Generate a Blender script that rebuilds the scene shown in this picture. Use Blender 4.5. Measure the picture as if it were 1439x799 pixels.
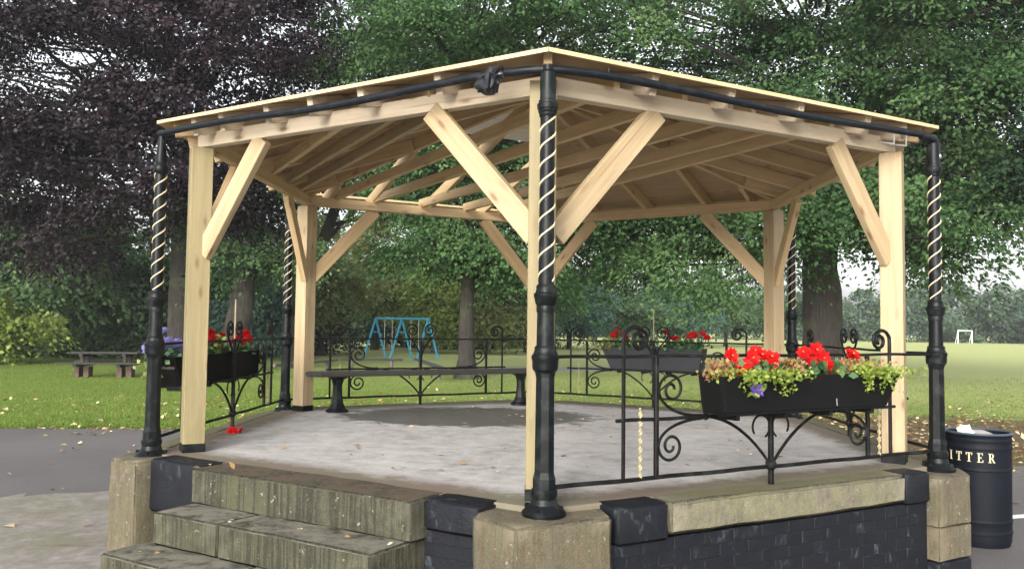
import bpy, bmesh, math, random
import numpy as np
from mathutils import Vector, Matrix
from math import radians as Rd, sin, cos, pi, tan, hypot, atan2

S = bpy.context.scene
for o in list(bpy.data.objects):
    bpy.data.objects.remove(o)
COL = S.collection

# ------------------------------------------------------------------ camera
cam_d = bpy.data.cameras.new('camera'); cam = bpy.data.objects.new('camera', cam_d); COL.objects.link(cam)
CX, CY, CZ = -0.081, -7.809, 0.967
YAW, PIT, ROL = 0.0231, 0.0518, 0.0122
fh = Vector((-sin(YAW), cos(YAW), 0)); rt = Vector((cos(YAW), sin(YAW), 0))
fw = fh * cos(PIT) + Vector((0, 0, 1)) * sin(PIT)
up = -fh * sin(PIT) + Vector((0, 0, 1)) * cos(PIT)
X = rt * cos(ROL) + up * sin(ROL); Y = -rt * sin(ROL) + up * cos(ROL)
m = Matrix((X, Y, -fw)).transposed().to_4x4(); m.translation = (CX, CY, CZ)
cam.matrix_world = m
cam_d.sensor_width = 36; cam_d.lens = 36 * 1162.2 / 1439
cam_d.clip_start = 0.05; cam_d.clip_end = 2000
S.camera = cam

# ------------------------------------------------------------------ world, sun, exposure
SUN_EL, SUN_AZ = 21.0, 196.0          # azimuth clockwise from +Y (the sun stands behind the camera, to the left)
W = bpy.data.worlds.new('World'); S.world = W; W.use_nodes = True
nt = W.node_tree; nt.nodes.clear()
sky = nt.nodes.new('ShaderNodeTexSky'); sky.sky_type = 'NISHITA'; sky.sun_disc = False
sky.sun_elevation = Rd(SUN_EL); sky.sun_rotation = Rd(SUN_AZ)
sky.air_density = 1.0; sky.dust_density = 4.0; sky.ozone_density = 1.0
hs = nt.nodes.new('ShaderNodeHueSaturation'); hs.inputs['Saturation'].default_value = 0.22
bg = nt.nodes.new('ShaderNodeBackground'); bg.inputs['Strength'].default_value = 0.15
wo = nt.nodes.new('ShaderNodeOutputWorld')
nt.links.new(sky.outputs[0], hs.inputs['Color']); nt.links.new(hs.outputs[0], bg.inputs[0]); nt.links.new(bg.outputs[0], wo.inputs[0])
sd = bpy.data.lights.new('sun', 'SUN'); sd.energy = 0.55; sd.angle = Rd(18); sd.color = (1.0, 0.95, 0.87)
sun = bpy.data.objects.new('sun', sd); COL.objects.link(sun)
sv = Vector((sin(Rd(SUN_AZ)) * cos(Rd(SUN_EL)), cos(Rd(SUN_AZ)) * cos(Rd(SUN_EL)), sin(Rd(SUN_EL))))
sun.rotation_euler = sv.to_track_quat('Z', 'Y').to_euler()
sun.location = (0, 0, 30)
S.view_settings.view_transform = 'Standard'; S.view_settings.look = 'None'
S.view_settings.exposure = 1.55; S.view_settings.gamma = 1.0
S.view_settings.use_curve_mapping = False
S.cycles.max_bounces = 8; S.cycles.transparent_max_bounces = 8

G = -0.70                      # ground level (platform floor is z = 0)
RC = 3.336                     # radius of the ring of iron columns
L = RC                         # side of the hexagon
def hexv(k, r=RC):
    a = Rd(-90 + 60 * k); return Vector((r * cos(a), r * sin(a), 0))
def polar(u, d):               # a point at picture bearing u (1439 px wide) and d metres from the camera
    t = (u - 719.5) / 1162.2
    v = fh + rt * t; v.normalize()
    return Vector((CX + v.x * d, CY + v.y * d, G))

# ------------------------------------------------------------------ object helpers
def props(o, label=None, cat=None, group=None, kind=None):
    if label: o['label'] = label
    if cat: o['category'] = cat
    if group: o['group'] = group
    if kind: o['kind'] = kind
    return o
def thing(name, label, cat, loc=(0, 0, 0), rz=0.0, group=None):
    o = bpy.data.objects.new(name, None); COL.objects.link(o)
    o.empty_display_size = 0.2
    o.location = loc; o.rotation_euler = (0, 0, rz)
    return props(o, label, cat, group)
def link(name, me, parent=None, mat=None):
    o = bpy.data.objects.new(name, me); COL.objects.link(o)
    if parent is not None: o.parent = parent
    if mat is not None and not me.materials: me.materials.append(mat)
    return o
def dup(root, parent=None):
    c = root.copy(); COL.objects.link(c)
    if parent is not None: c.parent = parent
    for ch in list(root.children): dup(ch, c)
    return c

class MB:
    def __init__(s): s.v = []; s.f = []; s.sm = []
    def add(s, vs, fs, smooth=False):
        b = len(s.v); s.v += [tuple(v) for v in vs]
        for f in fs: s.f.append(tuple(b + i for i in f)); s.sm.append(smooth)
    def box(s, c, d, M=None):
        x, y, z = d[0] / 2, d[1] / 2, d[2] / 2
        vs = [Vector((a * x, b * y, e * z)) for e in (-1, 1) for b in (-1, 1) for a in (-1, 1)]
        if M is not None: vs = [M @ v for v in vs]
        vs = [v + Vector(c) for v in vs]
        s.add(vs, [(0, 2, 3, 1), (4, 5, 7, 6), (0, 1, 5, 4), (2, 6, 7, 3), (0, 4, 6, 2), (1, 3, 7, 5)])
    def prism(s, poly, z0, z1):
        n = len(poly)
        vs = [(p[0], p[1], z0) for p in poly] + [(p[0], p[1], z1) for p in poly]
        s.add(vs, [tuple(range(n - 1, -1, -1)), tuple(range(n, 2 * n))] + [(i, (i + 1) % n, n + (i + 1) % n, n + i) for i in range(n)])
    def tube(s, pts, r, n=8, caps=True, smooth=True):
        pts = [Vector(p) for p in pts]; m_ = len(pts)
        rs = r if isinstance(r, (list, tuple)) else [r] * m_
        t0 = (pts[1] - pts[0]).normalized()
        a = Vector((0, 0, 1)) if abs(t0.z) < 0.9 else Vector((1, 0, 0))
        nrm = (a - t0 * a.dot(t0)).normalized()
        vs = []
        for i, p in enumerate(pts):
            t = (pts[min(i + 1, m_ - 1)] - pts[max(i - 1, 0)])
            t = t.normalized() if t.length > 1e-9 else t0
            nrm = (nrm - t * nrm.dot(t)); nrm = nrm.normalized() if nrm.length > 1e-6 else Vector((0, 1, 0))
            b = t.cross(nrm)
            for k in range(n):
                an = 2 * pi * k / n
                vs.append(p + (nrm * cos(an) + b * sin(an)) * rs[i])
        fs = [(i * n + k, i * n + (k + 1) % n, (i + 1) * n + (k + 1) % n, (i + 1) * n + k) for i in range(m_ - 1) for k in range(n)]
        if caps: fs += [tuple(range(n - 1, -1, -1)), tuple((m_ - 1) * n + k for k in range(n))]
        s.add(vs, fs, smooth)
    def lathe(s, prof, n=20, c=(0, 0, 0), smooth=True, caps=True):
        vs = [(c[0] + r * cos(2 * pi * k / n), c[1] + r * sin(2 * pi * k / n), c[2] + z) for z, r in prof for k in range(n)]
        m_ = len(prof)
        fs = [(i * n + k, i * n + (k + 1) % n, (i + 1) * n + (k + 1) % n, (i + 1) * n + k) for i in range(m_ - 1) for k in range(n)]
        if caps: fs += [tuple(range(n - 1, -1, -1)), tuple((m_ - 1) * n + k for k in range(n))]
        s.add(vs, fs, smooth)
    def mesh(s, name):
        me = bpy.data.meshes.new(name); me.from_pydata(s.v, [], s.f)
        me.polygons.foreach_set('use_smooth', s.sm); me.update()
        if any(s.sm): me.set_sharp_from_angle(angle=Rd(32))
        return me
    def build(s, name, mat, parent=None):
        return link(name, s.mesh(name), parent, mat)

def bevelled(me, w=0.004, seg=1, ang=35):
    bm = bmesh.new(); bm.from_mesh(me)
    es = [e for e in bm.edges if len(e.link_faces) == 2 and e.calc_face_angle(0) > Rd(ang)]
    bmesh.ops.bevel(bm, geom=es, offset=w, segments=seg, affect='EDGES', clamp_overlap=True)
    bm.to_mesh(me); bm.free(); return me

rnd = random.Random(7)
def stone_mesh(poly, z0, z1, bev=0.018, jit=0.006, cut=0.13, seed=0):
    """a worn stone block: bevelled prism, cut up and roughened"""
    b = MB(); b.prism(poly, z0, z1); me = b.mesh('stone')
    bevelled(me, bev, 2)
    bm = bmesh.new(); bm.from_mesh(me)
    for _ in range(5):
        es = [e for e in bm.edges if e.calc_length() > cut * 1.5]
        if not es or len(bm.faces) > 900: break
        bmesh.ops.subdivide_edges(bm, edges=es, cuts=1, use_grid_fill=True)
    bmesh.ops.triangulate(bm, faces=[f for f in bm.faces if len(f.verts) > 4])
    r = random.Random(seed)
    ph = [r.uniform(0, 6) for _ in range(6)]
    bm.normal_update()
    for v in bm.verts:
        p = v.co
        d = (sin(p.x * 9 + ph[0]) * sin(p.y * 11 + ph[1]) + sin(p.z * 17 + ph[2] + p.x * 5) * .7 + r.uniform(-.6, .6)) * jit
        v.co = p + v.normal * d * .6
    for f in bm.faces: f.smooth = True
    bm.to_mesh(me); bm.free(); return me

# ------------------------------------------------------------------ materials
def mat(name):
    m_ = bpy.data.materials.new(name); m_.use_nodes = True
    n = m_.node_tree; n.nodes.clear()
    out = n.nodes.new('ShaderNodeOutputMaterial'); p = n.nodes.new('ShaderNodeBsdfPrincipled')
    n.links.new(p.outputs[0], out.inputs[0]); return m_, n, p, out
def N(n, t, **kw):
    x = n.nodes.new(t)
    for k, v in kw.items():
        if k in x.inputs: x.inputs[k].default_value = v
        else: setattr(x, k, v)
    return x
def ramp(n, fac, stops):
    r = n.nodes.new('ShaderNodeValToRGB'); e = r.color_ramp.elements
    while len(e) < len(stops): e.new(0.5)
    for i, (p, c) in enumerate(stops):
        e[i].position = p; e[i].color = (c[0], c[1], c[2], 1) if len(c) == 3 else c
    n.links.new(fac, r.inputs[0]); return r.outputs[0]
def mix(n, fac, a, b, bt='MIX'):
    x = n.nodes.new('ShaderNodeMix'); x.data_type = 'RGBA'; x.blend_type = bt
    for sock, val in ((x.inputs[0], fac), (x.inputs[6], a), (x.inputs[7], b)):
        if hasattr(val, 'links') or hasattr(val, 'is_linked'): n.links.new(val, sock)
        elif isinstance(val, (int, float)): sock.default_value = val
        else: sock.default_value = (val[0], val[1], val[2], 1)
    return x.outputs[2]
def math_(n, op, a, b=None):
    x = n.nodes.new('ShaderNodeMath'); x.operation = op
    for i, v in enumerate((a, b)):
        if v is None: continue
        if hasattr(v, 'is_linked'): n.links.new(v, x.inputs[i])
        else: x.inputs[i].default_value = v
    return x.outputs[0]
def mapped(n, src='Object', scale=(1, 1, 1), rand=False):
    tc = n.nodes.new('ShaderNodeTexCoord'); mp = n.nodes.new('ShaderNodeMapping')
    mp.inputs['Scale'].default_value = scale
    n.links.new(tc.outputs[src], mp.inputs[0])
    if rand:
        oi = n.nodes.new('ShaderNodeObjectInfo'); k = math_(n, 'MULTIPLY', oi.outputs['Random'], 37.0)
        n.links.new(k, mp.inputs['Location'])
    return mp.outputs[0]
def noise(n, vec, scale, detail=5, rough=.55):
    x = N(n, 'ShaderNodeTexNoise'); x.inputs['Scale'].default_value = scale
    x.inputs['Detail'].default_value = detail; x.inputs['Roughness'].default_value = rough
    n.links.new(vec, x.inputs['Vector']); return x.outputs['Fac']
def bump(n, p, h, strength=.3, dist=.02):
    b = n.nodes.new('ShaderNodeBump'); b.inputs['Strength'].default_value = strength; b.inputs['Distance'].default_value = dist
    n.links.new(h, b.inputs['Height']); n.links.new(b.outputs[0], p.inputs['Normal'])

def wood(name, c0, c1, cknot, rough=.62):
    m_, n, p, o = mat(name)
    v = mapped(n, 'Object', (1.1, 26, 26), True)
    f = noise(n, v, 1.0, 7, .66)
    v2 = mapped(n, 'Object', (.35, 1.2, 1.2), True); f2 = noise(n, v2, 2.0, 3)
    col = ramp(n, f, [(.32, c1), (.62, c0)])
    oi = n.nodes.new('ShaderNodeObjectInfo')
    col = mix(n, math_(n, 'MULTIPLY', oi.outputs['Random'], .45), col, c1)
    col = mix(n, math_(n, 'MULTIPLY', ramp(n, f2, [(.45, (0, 0, 0)), (.7, (1, 1, 1))]), .35), col, tuple(x * .8 for x in c1))
    vo = N(n, 'ShaderNodeTexVoronoi'); vo.inputs['Scale'].default_value = 1.0
    n.links.new(mapped(n, 'Object', (2.9, 9, 9), True), vo.inputs['Vector'])
    k = ramp(n, vo.outputs['Distance'], [(.08, (1, 1, 1)), (.12, (.45, .45, .45)), (.22, (0, 0, 0))])
    col = mix(n, math_(n, 'MULTIPLY', k, .8), col, cknot)
    cr = noise(n, mapped(n, 'Object', (.8, 60, 60), True), 1.0, 3, .5)      # drying cracks along the grain
    col = mix(n, math_(n, 'MULTIPLY', ramp(n, cr, [(.66, (0, 0, 0)), (.70, (1, 1, 1))]), .45), col, cknot)
    wt = noise(n, mapped(n, 'Object', (.8, 3, 3), True), 1.6, 5, .7)        # water marks
    col = mix(n, math_(n, 'MULTIPLY', ramp(n, wt, [(.52, (0, 0, 0)), (.66, (1, 1, 1))]), .30), col, (c1[0] * .55, c1[1] * .58, c1[2] * .62))
    n.links.new(col, p.inputs['Base Color']); p.inputs['Roughness'].default_value = rough
    bump(n, p, f, .25, .004); return m_
M_wood = wood('pale_pine', (.425, .33, .20), (.31, .225, .12), (.16, .075, .03))
M_woodg = wood('treated_pine', (.255, .21, .108), (.185, .148, .068), (.13, .075, .03))
M_woodw = wood('warm_pine', (.62, .46, .26), (.48, .335, .17), (.2, .1, .05))
M_beam = wood('lit_front_pine', (.66, .565, .43), (.54, .44, .31), (.25, .14, .07))  # light painted into the front beams and rafters, countering the overhang's shade
M_ply = wood('brown_board', (.45, .32, .185), (.34, .225, .12), (.18, .1, .05))
M_plyw = wood('pale_board', (.85, .82, .74), (.78, .74, .64), (.5, .4, .28))

def iron(name, c=(.004, .0055, .006), r=.36, rust=.05):
    m_, n, p, o = mat(name)
    v = mapped(n, 'Object', (1, 1, 1), True)
    f = noise(n, v, 14, 5); f2 = noise(n, v, 90, 3)
    col = mix(n, ramp(n, f, [(.5, (0, 0, 0)), (.72, (rust * 3,) * 3)]), c, (.11, .12, .115))
    p.inputs['Specular IOR Level'].default_value = .17
    n.links.new(col, p.inputs['Base Color'])
    n.links.new(math_(n, 'ADD', math_(n, 'MULTIPLY', f, .3), r - .12), p.inputs['Roughness'])
    bump(n, p, f2, .25, .003); return m_
M_iron = iron('black_painted_iron'); M_iron2 = iron('wrought_iron', (.005, .005, .005), .45)
M_pipe = iron('black_plastic_pipe', (.008, .010, .013), .36, .03)
def plain(name, c, rough=.6, var=.25, scale=12, metal=0.0, bm=.15):
    m_, n, p, o = mat(name)
    f = noise(n, mapped(n, 'Object', (1, 1, 1), True), scale, 5)
    col = mix(n, f, tuple(x * (1 - var) for x in c), tuple(min(1, x * (1 + var)) for x in c))
    n.links.new(col, p.inputs['Base Color']); p.inputs['Roughness'].default_value = rough
    p.inputs['Metallic'].default_value = metal
    bump(n, p, f, bm, .01); return m_
M_gold = plain('cream_gold_paint', (.30, .26, .15), .6, .45, 40)
M_spiral = plain('pale_gold_band', (.56, .47, .30), .5, .3, 30)
M_letter = plain('cream_letter_paint', (.50, .44, .28), .5, .2, 40)
M_drip = plain('lime_drip', (.16, .16, .16), .8, .3, 30)
M_galv = plain('galvanised', (.62, .64, .66), .35, .15, 20, .6)
M_bag = plain('black_polythene', (.007, .008, .011), .3, .3, 20)
M_trough = plain('black_trough', (.003, .003, .0032), .75, .35, 8)
M_trough.node_tree.nodes['Principled BSDF'].inputs['Specular IOR Level'].default_value = .15
M_trough2 = plain('grey_trough', (.012, .0135, .019), .65, .3, 8)
M_soil = plain('soil', (.03, .022, .016), .9, .4, 30)
M_blue = plain('blue_paint', (.03, .27, .42), .5, .2, 10)
M_white = plain('white_paint', (.75, .76, .75), .5, .1, 10)
M_post = plain('grey_weathered_wood', (.09, .082, .072), .8, .4, 9)
M_slate = plain('dark_weathered_plank', (.030, .028, .025), .95, .4, 12)
M_tbrick = plain('brown_brick_foot', (.09, .055, .04), .85, .35, 15)
M_paper = plain('white_paper', (.8, .78, .72), .8, .06, 5)

def stone(name, c0, c1, moss=.5, mossc=(.20, .20, .09), stain=(.16, .13, .10), blot=.35, tool=.5):
    m_, n, p, o = mat(name)
    v = mapped(n, 'Object', (1, 1, 1), True)
    a = noise(n, v, 3.0, 8, .7); b = noise(n, v, 12, 9, .78); c = noise(n, v, 85, 5, .7); e = noise(n, v, 210, 3, .7)
    d = noise(n, mapped(n, 'Object', (15, 15, 1.4), True), 1.6, 6, .7)      # run-off streaks
    tl = noise(n, mapped(n, 'Object', (46, 46, 1.2), True), 1.0, 3, .6)     # tool marks
    col = ramp(n, b, [(.34, c1), (.5, tuple((x + y) / 2 for x, y in zip(c0, c1))), (.62, c0), (.75, tuple(x * 1.5 for x in c0))])
    col = mix(n, math_(n, 'MULTIPLY', ramp(n, a, [(.40, (0, 0, 0)), (.58, (1, 1, 1))]), moss), col, mossc)
    col = mix(n, math_(n, 'MULTIPLY', ramp(n, d, [(.48, (0, 0, 0)), (.62, (1, 1, 1))]), .6), col, stain)
    col = mix(n, math_(n, 'MULTIPLY', ramp(n, tl, [(.42, (1, 1, 1)), (.55, (0, 0, 0))]), tool), col, tuple(x * .45 for x in c1))
    col = mix(n, math_(n, 'MULTIPLY', ramp(n, c, [(.36, (1, 1, 1)), (.5, (0, 0, 0))]), blot), col, (.045, .04, .03))
    col = mix(n, math_(n, 'MULTIPLY', ramp(n, e, [(.5, (0, 0, 0)), (.68, (1, 1, 1))]), .45), col, tuple(min(.6, x * 1.9) for x in c0))
    lich = ramp(n, noise(n, v, 26, 3, .6), [(.66, (0, 0, 0)), (.70, (1, 1, 1))])
    col = mix(n, math_(n, 'MULTIPLY', lich, .6), col, (.36, .345, .28))
    g = n.nodes.new('ShaderNodeNewGeometry')
    ed = ramp(n, math_(n, 'ADD', g.outputs['Pointiness'], math_(n, 'MULTIPLY', math_(n, 'SUBTRACT', b, .5), .06)), [(.535, (0, 0, 0)), (.58, (1, 1, 1))])
    col = mix(n, math_(n, 'MULTIPLY', ed, .6), col, tuple(min(.5, x * 1.7) for x in c0))   # rubbed arrises
    n.links.new(col, p.inputs['Base Color']); p.inputs['Roughness'].default_value = .9
    p.inputs['Specular IOR Level'].default_value = .25
    h = math_(n, 'ADD', math_(n, 'ADD', math_(n, 'MULTIPLY', b, .7), math_(n, 'MULTIPLY', c, .35)), math_(n, 'MULTIPLY', tl, .35 * tool))
    bump(n, p, h, 1.0, .03); return m_
M_stone = stone('weathered_sandstone', (.175, .163, .118), (.10, .092, .066), .6, tool=.15)
def lit_or_mossy_top(m_, c):
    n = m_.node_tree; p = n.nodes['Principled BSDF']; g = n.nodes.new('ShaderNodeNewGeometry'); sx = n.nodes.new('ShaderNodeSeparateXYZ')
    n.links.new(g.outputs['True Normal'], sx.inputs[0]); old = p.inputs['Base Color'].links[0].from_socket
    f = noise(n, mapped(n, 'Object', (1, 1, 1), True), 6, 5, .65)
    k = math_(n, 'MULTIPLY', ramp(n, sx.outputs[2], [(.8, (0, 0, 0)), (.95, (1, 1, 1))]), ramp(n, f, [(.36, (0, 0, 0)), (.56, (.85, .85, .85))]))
    n.links.new(mix(n, k, old, c), p.inputs['Base Color'])      # up-facing tint: step treads paler from painted light and wear, other tops mossy
M_pier = stone('pink_grey_sandstone', (.155, .135, .098), (.09, .078, .058), .5, (.13, .125, .055), (.12, .075, .045), .4, .25)
M_step = stone('tooled_step_stone', (.085, .083, .058), (.045, .044, .031), .5, (.10, .10, .048), (.04, .038, .028), .4, .8)
M_topstep = M_step.copy(); M_topstep.name = 'mossy_top_step_stone'
lit_or_mossy_top(M_step, (.22, .205, .165)); lit_or_mossy_top(M_topstep, (.115, .085, .06)); lit_or_mossy_top(M_stone, (.13, .125, .065))
def blackpaint(name):
    m_, n, p, o = mat(name)
    v = mapped(n, 'Object', (1, 1, 1), True)
    a = noise(n, mapped(n, 'Object', (1, 1, .55), True), 7, 10, .74); b = noise(n, v, 45, 5, .7)
    col = mix(n, b, (.0035, .004, .006), (.012, .0135, .018))
    col = mix(n, ramp(n, a, [(.57, (0, 0, 0)), (.66, (.6, .6, .6)), (.72, (.8, .8, .8))]), col, (.075, .087, .108))
    n.links.new(col, p.inputs['Base Color'])
    p.inputs['Specular IOR Level'].default_value = .22
    n.links.new(ramp(n, a, [(.3, (.38,) * 3), (.7, (.7,) * 3)]), p.inputs['Roughness'])
    bump(n, p, b, .45, .012); return m_
M_black = blackpaint('flaking_black_paint')

# floor of the bandstand
def floor_mat():
    m_, n, p, o = mat('worn_concrete_floor')
    v = mapped(n, 'Object')
    a = noise(n, v, 1.1, 8, .7); b = noise(n, v, 6, 10, .76); c = noise(n, v, 60, 5, .7)
    st = noise(n, mapped(n, 'Object', (1.6, 3.2, 1)), 1.5, 8, .7)
    col = ramp(n, b, [(.3, (.20, .19, .18)), (.5, (.37, .355, .345)), (.68, (.52, .505, .49))])
    col = mix(n, ramp(n, a, [(.42, (0, 0, 0)), (.68, (.8, .8, .8))]), col, (.52, .51, .50))
    col = mix(n, math_(n, 'MULTIPLY', ramp(n, st, [(.55, (0, 0, 0)), (.72, (1, 1, 1))]), .5), col, (.20, .165, .14))
    col = mix(n, math_(n, 'MULTIPLY', ramp(n, c, [(.53, (0, 0, 0)), (.66, (1, 1, 1))]), .5), col, (.13, .11, .095))
    # wet, dirty patch under the leak at the back
    sx = N(n, 'ShaderNodeSeparateXYZ'); n.links.new(v, sx.inputs[0])
    dx = math_(n, 'DIVIDE', math_(n, 'ADD', sx.outputs[0], .75), 1.45); dy = math_(n, 'DIVIDE', math_(n, 'SUBTRACT', sx.outputs[1], 1.25), 1.05)
    rr = math_(n, 'ADD', math_(n, 'MULTIPLY', dx, dx), math_(n, 'MULTIPLY', dy, dy))
    rr = math_(n, 'ADD', rr, math_(n, 'MULTIPLY', math_(n, 'SUBTRACT', b, .5), 2.2))
    wet = ramp(n, rr, [(.75, (1, 1, 1)), (1.1, (0, 0, 0))])
    col = mix(n, math_(n, 'MULTIPLY', wet, ramp(n, c, [(.35, (.9, .9, .9)), (.65, (.62, .62, .62))])), col, (.05, .040, .035))
    # rim of silt and moss round the edge: distance from the nearest hexagon side
    best = None
    for k in range(6):
        an = Rd(-60 + 60 * k)
        t = math_(n, 'ADD', math_(n, 'MULTIPLY', sx.outputs[0], cos(an)), math_(n, 'MULTIPLY', sx.outputs[1], sin(an)))
        best = t if best is None else math_(n, 'MAXIMUM', best, t)
    e = math_(n, 'ADD', math_(n, 'SUBTRACT', best, 2.50), math_(n, 'MULTIPLY', math_(n, 'SUBTRACT', b, .5), .75))
    rim = ramp(n, e, [(.0, (0, 0, 0)), (.2, (1, 1, 1))])
    col = mix(n, math_(n, 'MULTIPLY', rim, .9), col, mix(n, ramp(n, a, [(.4, (0, 0, 0)), (.6, (1, 1, 1))]), (.13, .085, .06), (.11, .105, .055)))
    n.links.new(col, p.inputs['Base Color'])
    n.links.new(mix(n, wet, (.78,) * 3, (.34,) * 3), p.inputs['Roughness'])
    bump(n, p, math_(n, 'ADD', b, math_(n, 'MULTIPLY', c, .4)), .35, .015); return m_
M_floor = floor_mat()

def tarmac_mat():
    m_, n, p, o = mat('damp_tarmac')
    v = mapped(n, 'Object')
    a = noise(n, v, .45, 6, .6); b = noise(n, v, 4, 6, .6); c = noise(n, v, 130, 3, .7)
    col = ramp(n, a, [(.35, (.078, .071, .072)), (.65, (.125, .116, .114))])
    col = mix(n, math_(n, 'MULTIPLY', b, .4), col, (.125, .115, .108))
    col = mix(n, math_(n, 'MULTIPLY', ramp(n, c, [(.5, (0, 0, 0)), (.62, (1, 1, 1))]), .6), col, (.20, .19, .185))
    n.links.new(col, p.inputs['Base Color']); p.inputs['Roughness'].default_value = .62
    bump(n, p, c, .6, .006); return m_
M_tarmac = tarmac_mat()
def mossy_mat():
    m_, n, p, o = mat('mossy_paving')
    v = mapped(n, 'Object')
    a = noise(n, v, 1.2, 8, .72); b = noise(n, v, 6, 10, .78); c = noise(n, v, 110, 3, .7)
    col = ramp(n, b, [(.3, (.135, .122, .105)), (.5, (.22, .20, .178)), (.7, (.34, .315, .29))])
    col = mix(n, math_(n, 'MULTIPLY', ramp(n, a, [(.45, (0, 0, 0)), (.6, (1, 1, 1))]), .65), col, (.15, .145, .08))
    w = noise(n, mapped(n, 'Object', (1.2, 4.5, 1)), 1.1, 6, .7)
    col = mix(n, math_(n, 'MULTIPLY', ramp(n, w, [(.6, (0, 0, 0)), (.66, (1, 1, 1)), (.72, (0, 0, 0))]), .7), col, (.13, .075, .05))
    n.links.new(col, p.inputs['Base Color']); p.inputs['Roughness'].default_value = .8
    bump(n, p, math_(n, 'ADD', b, math_(n, 'MULTIPLY', c, .5)), .6, .02); return m_
M_mossy = mossy_mat()
def lawn_mat():
    m_, n, p, o = mat('mown_grass')
    v = mapped(n, 'Object')
    a = noise(n, v, .16, 6, .6); b = noise(n, v, 1.3, 6, .62); c = noise(n, v, 28, 4, .7)
    col = ramp(n, c, [(.3, (.085, .14, .02)), (.55, (.155, .225, .037)), (.75, (.235, .295, .068))])
    col = mix(n, math_(n, 'MULTIPLY', ramp(n, b, [(.42, (0, 0, 0)), (.68, (1, 1, 1))]), .4), col, (.23, .26, .07))
    # paler playing field grass beyond and to the right, its sunlight painted in
    sx = N(n, 'ShaderNodeSeparateXYZ'); n.links.new(v, sx.inputs[0])
    fld = math_(n, 'ADD', math_(n, 'ADD', math_(n, 'MULTIPLY', sx.outputs[0], .011), math_(n, 'MULTIPLY', sx.outputs[1], .0095)), math_(n, 'MULTIPLY', a, .3))
    col = mix(n, ramp(n, fld, [(.20, (0, 0, 0)), (.50, (1, 1, 1))]), col, (.40, .43, .17))
    # bare earth and leaf mould under the big tree to the right
    ex = math_(n, 'DIVIDE', math_(n, 'SUBTRACT', sx.outputs[0], 7.5), 9.5); ey = math_(n, 'DIVIDE', math_(n, 'SUBTRACT', sx.outputs[1], 5.2), 4.2)
    rr = math_(n, 'ADD', math_(n, 'MULTIPLY', ex, ex), math_(n, 'MULTIPLY', ey, ey))
    rr = math_(n, 'ADD', rr, math_(n, 'MULTIPLY', math_(n, 'SUBTRACT', b, .5), 2.0))
    rr = math_(n, 'ADD', rr, math_(n, 'MULTIPLY', math_(n, 'SUBTRACT', c, .5), 1.2))
    col = mix(n, math_(n, 'MULTIPLY', ramp(n, rr, [(.55, (1, 1, 1)), (1.35, (0, 0, 0))]), .85), col, ramp(n, c, [(.3, (.075, .042, .03)), (.7, (.17, .10, .07))]))
    n.links.new(col, p.inputs['Base Color']); p.inputs['Roughness'].default_value = .9
    p.inputs['Specular IOR Level'].default_value = .15
    bump(n, p, c, .9, .05); return m_
M_lawn = lawn_mat()
M_path = plain('grey_path', (.22, .21, .20), .8, .2, 3)

def leafmat(name, c0, c1, c2, trans=.3, rough=.5, spec=.3, tcol=None):
    m_, n, p, out = mat(name)
    at = N(n, 'ShaderNodeAttribute'); at.attribute_name = 'tint'
    col = ramp(n, at.outputs['Fac'], [(0.0, c0), (.5, c1), (1.0, c2)])
    n.links.new(col, p.inputs['Base Color']); p.inputs['Roughness'].default_value = rough
    p.inputs['Specular IOR Level'].default_value = spec
    tr = n.nodes.new('ShaderNodeBsdfTranslucent')
    if tcol: n.links.new(mix(n, .6, col, tcol), tr.inputs[0])
    else: n.links.new(col, tr.inputs[0])
    mx = n.nodes.new('ShaderNodeMixShader'); mx.inputs[0].default_value = trans
    n.links.new(p.outputs[0], mx.inputs[1]); n.links.new(tr.outputs[0], mx.inputs[2]); n.links.new(mx.outputs[0], out.inputs[0])
    return m_
M_copper = leafmat('copper_beech_leaves', (.005, .0035, .005), (.013, .008, .0115), (.036, .021, .028), .12, .5, .22)
M_green = leafmat('mid_green_leaves', (.018, .048, .019), (.052, .110, .038), (.130, .205, .078), .38, .6, .14)
M_bright = leafmat('fresh_green_leaves', (.035, .078, .032), (.085, .155, .064), (.20, .285, .13), .4, .6, .14)
M_deep = leafmat('deep_green_leaves', (.009, .026, .013), (.024, .052, .025), (.06, .10, .046), .35, .6, .14)
M_lime = leafmat('lime_green_leaves', (.12, .18, .03), (.22, .30, .06), (.33, .40, .11), .35)
M_olive = leafmat('olive_leaves', (.12, .15, .05), (.21, .245, .085), (.34, .37, .14), .45)
M_wood_g = leafmat('woodland_leaves', (.035, .072, .036), (.08, .14, .066), (.155, .22, .105), .35, .6, .14)
M_blueg = leafmat('blue_green_leaves', (.04, .095, .075), (.08, .155, .115), (.14, .22, .165), .35, .6, .14)
M_far = leafmat('far_leaves', (.04, .075, .045), (.07, .115, .065), (.11, .16, .085), .2)
M_red = leafmat('red_petals', (.36, .003, .005), (.50, .006, .008), (.62, .018, .016), .2, .6, .15)
M_yell = plain('flower_centre', (.6, .25, .03), .6, .15, 40)
M_bronze = leafmat('bronze_fern', (.20, .13, .04), (.30, .20, .07), (.36, .16, .10), .3)
M_trail = leafmat('trailing_lime_leaves', (.13, .20, .022), (.21, .30, .045), (.32, .38, .085), .35)
M_begleaf = leafmat('begonia_leaves', (.02, .055, .02), (.04, .10, .035), (.09, .16, .06), .2)
M_lilac = leafmat('lilac_petals', (.36, .32, .72), (.50, .46, .85), (.66, .62, .9), .25)
M_purple = leafmat('purple_petals', (.08, .04, .25), (.12, .06, .34), (.2, .1, .4), .2)
M_fallen = leafmat('fallen_leaf', (.17, .07, .035), (.40, .26, .12), (.70, .62, .40), .15, .7)
M_blade = leafmat('grass_blades', (.07, .125, .017), (.135, .21, .035), (.235, .30, .07), .3, .7, .15)
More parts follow.
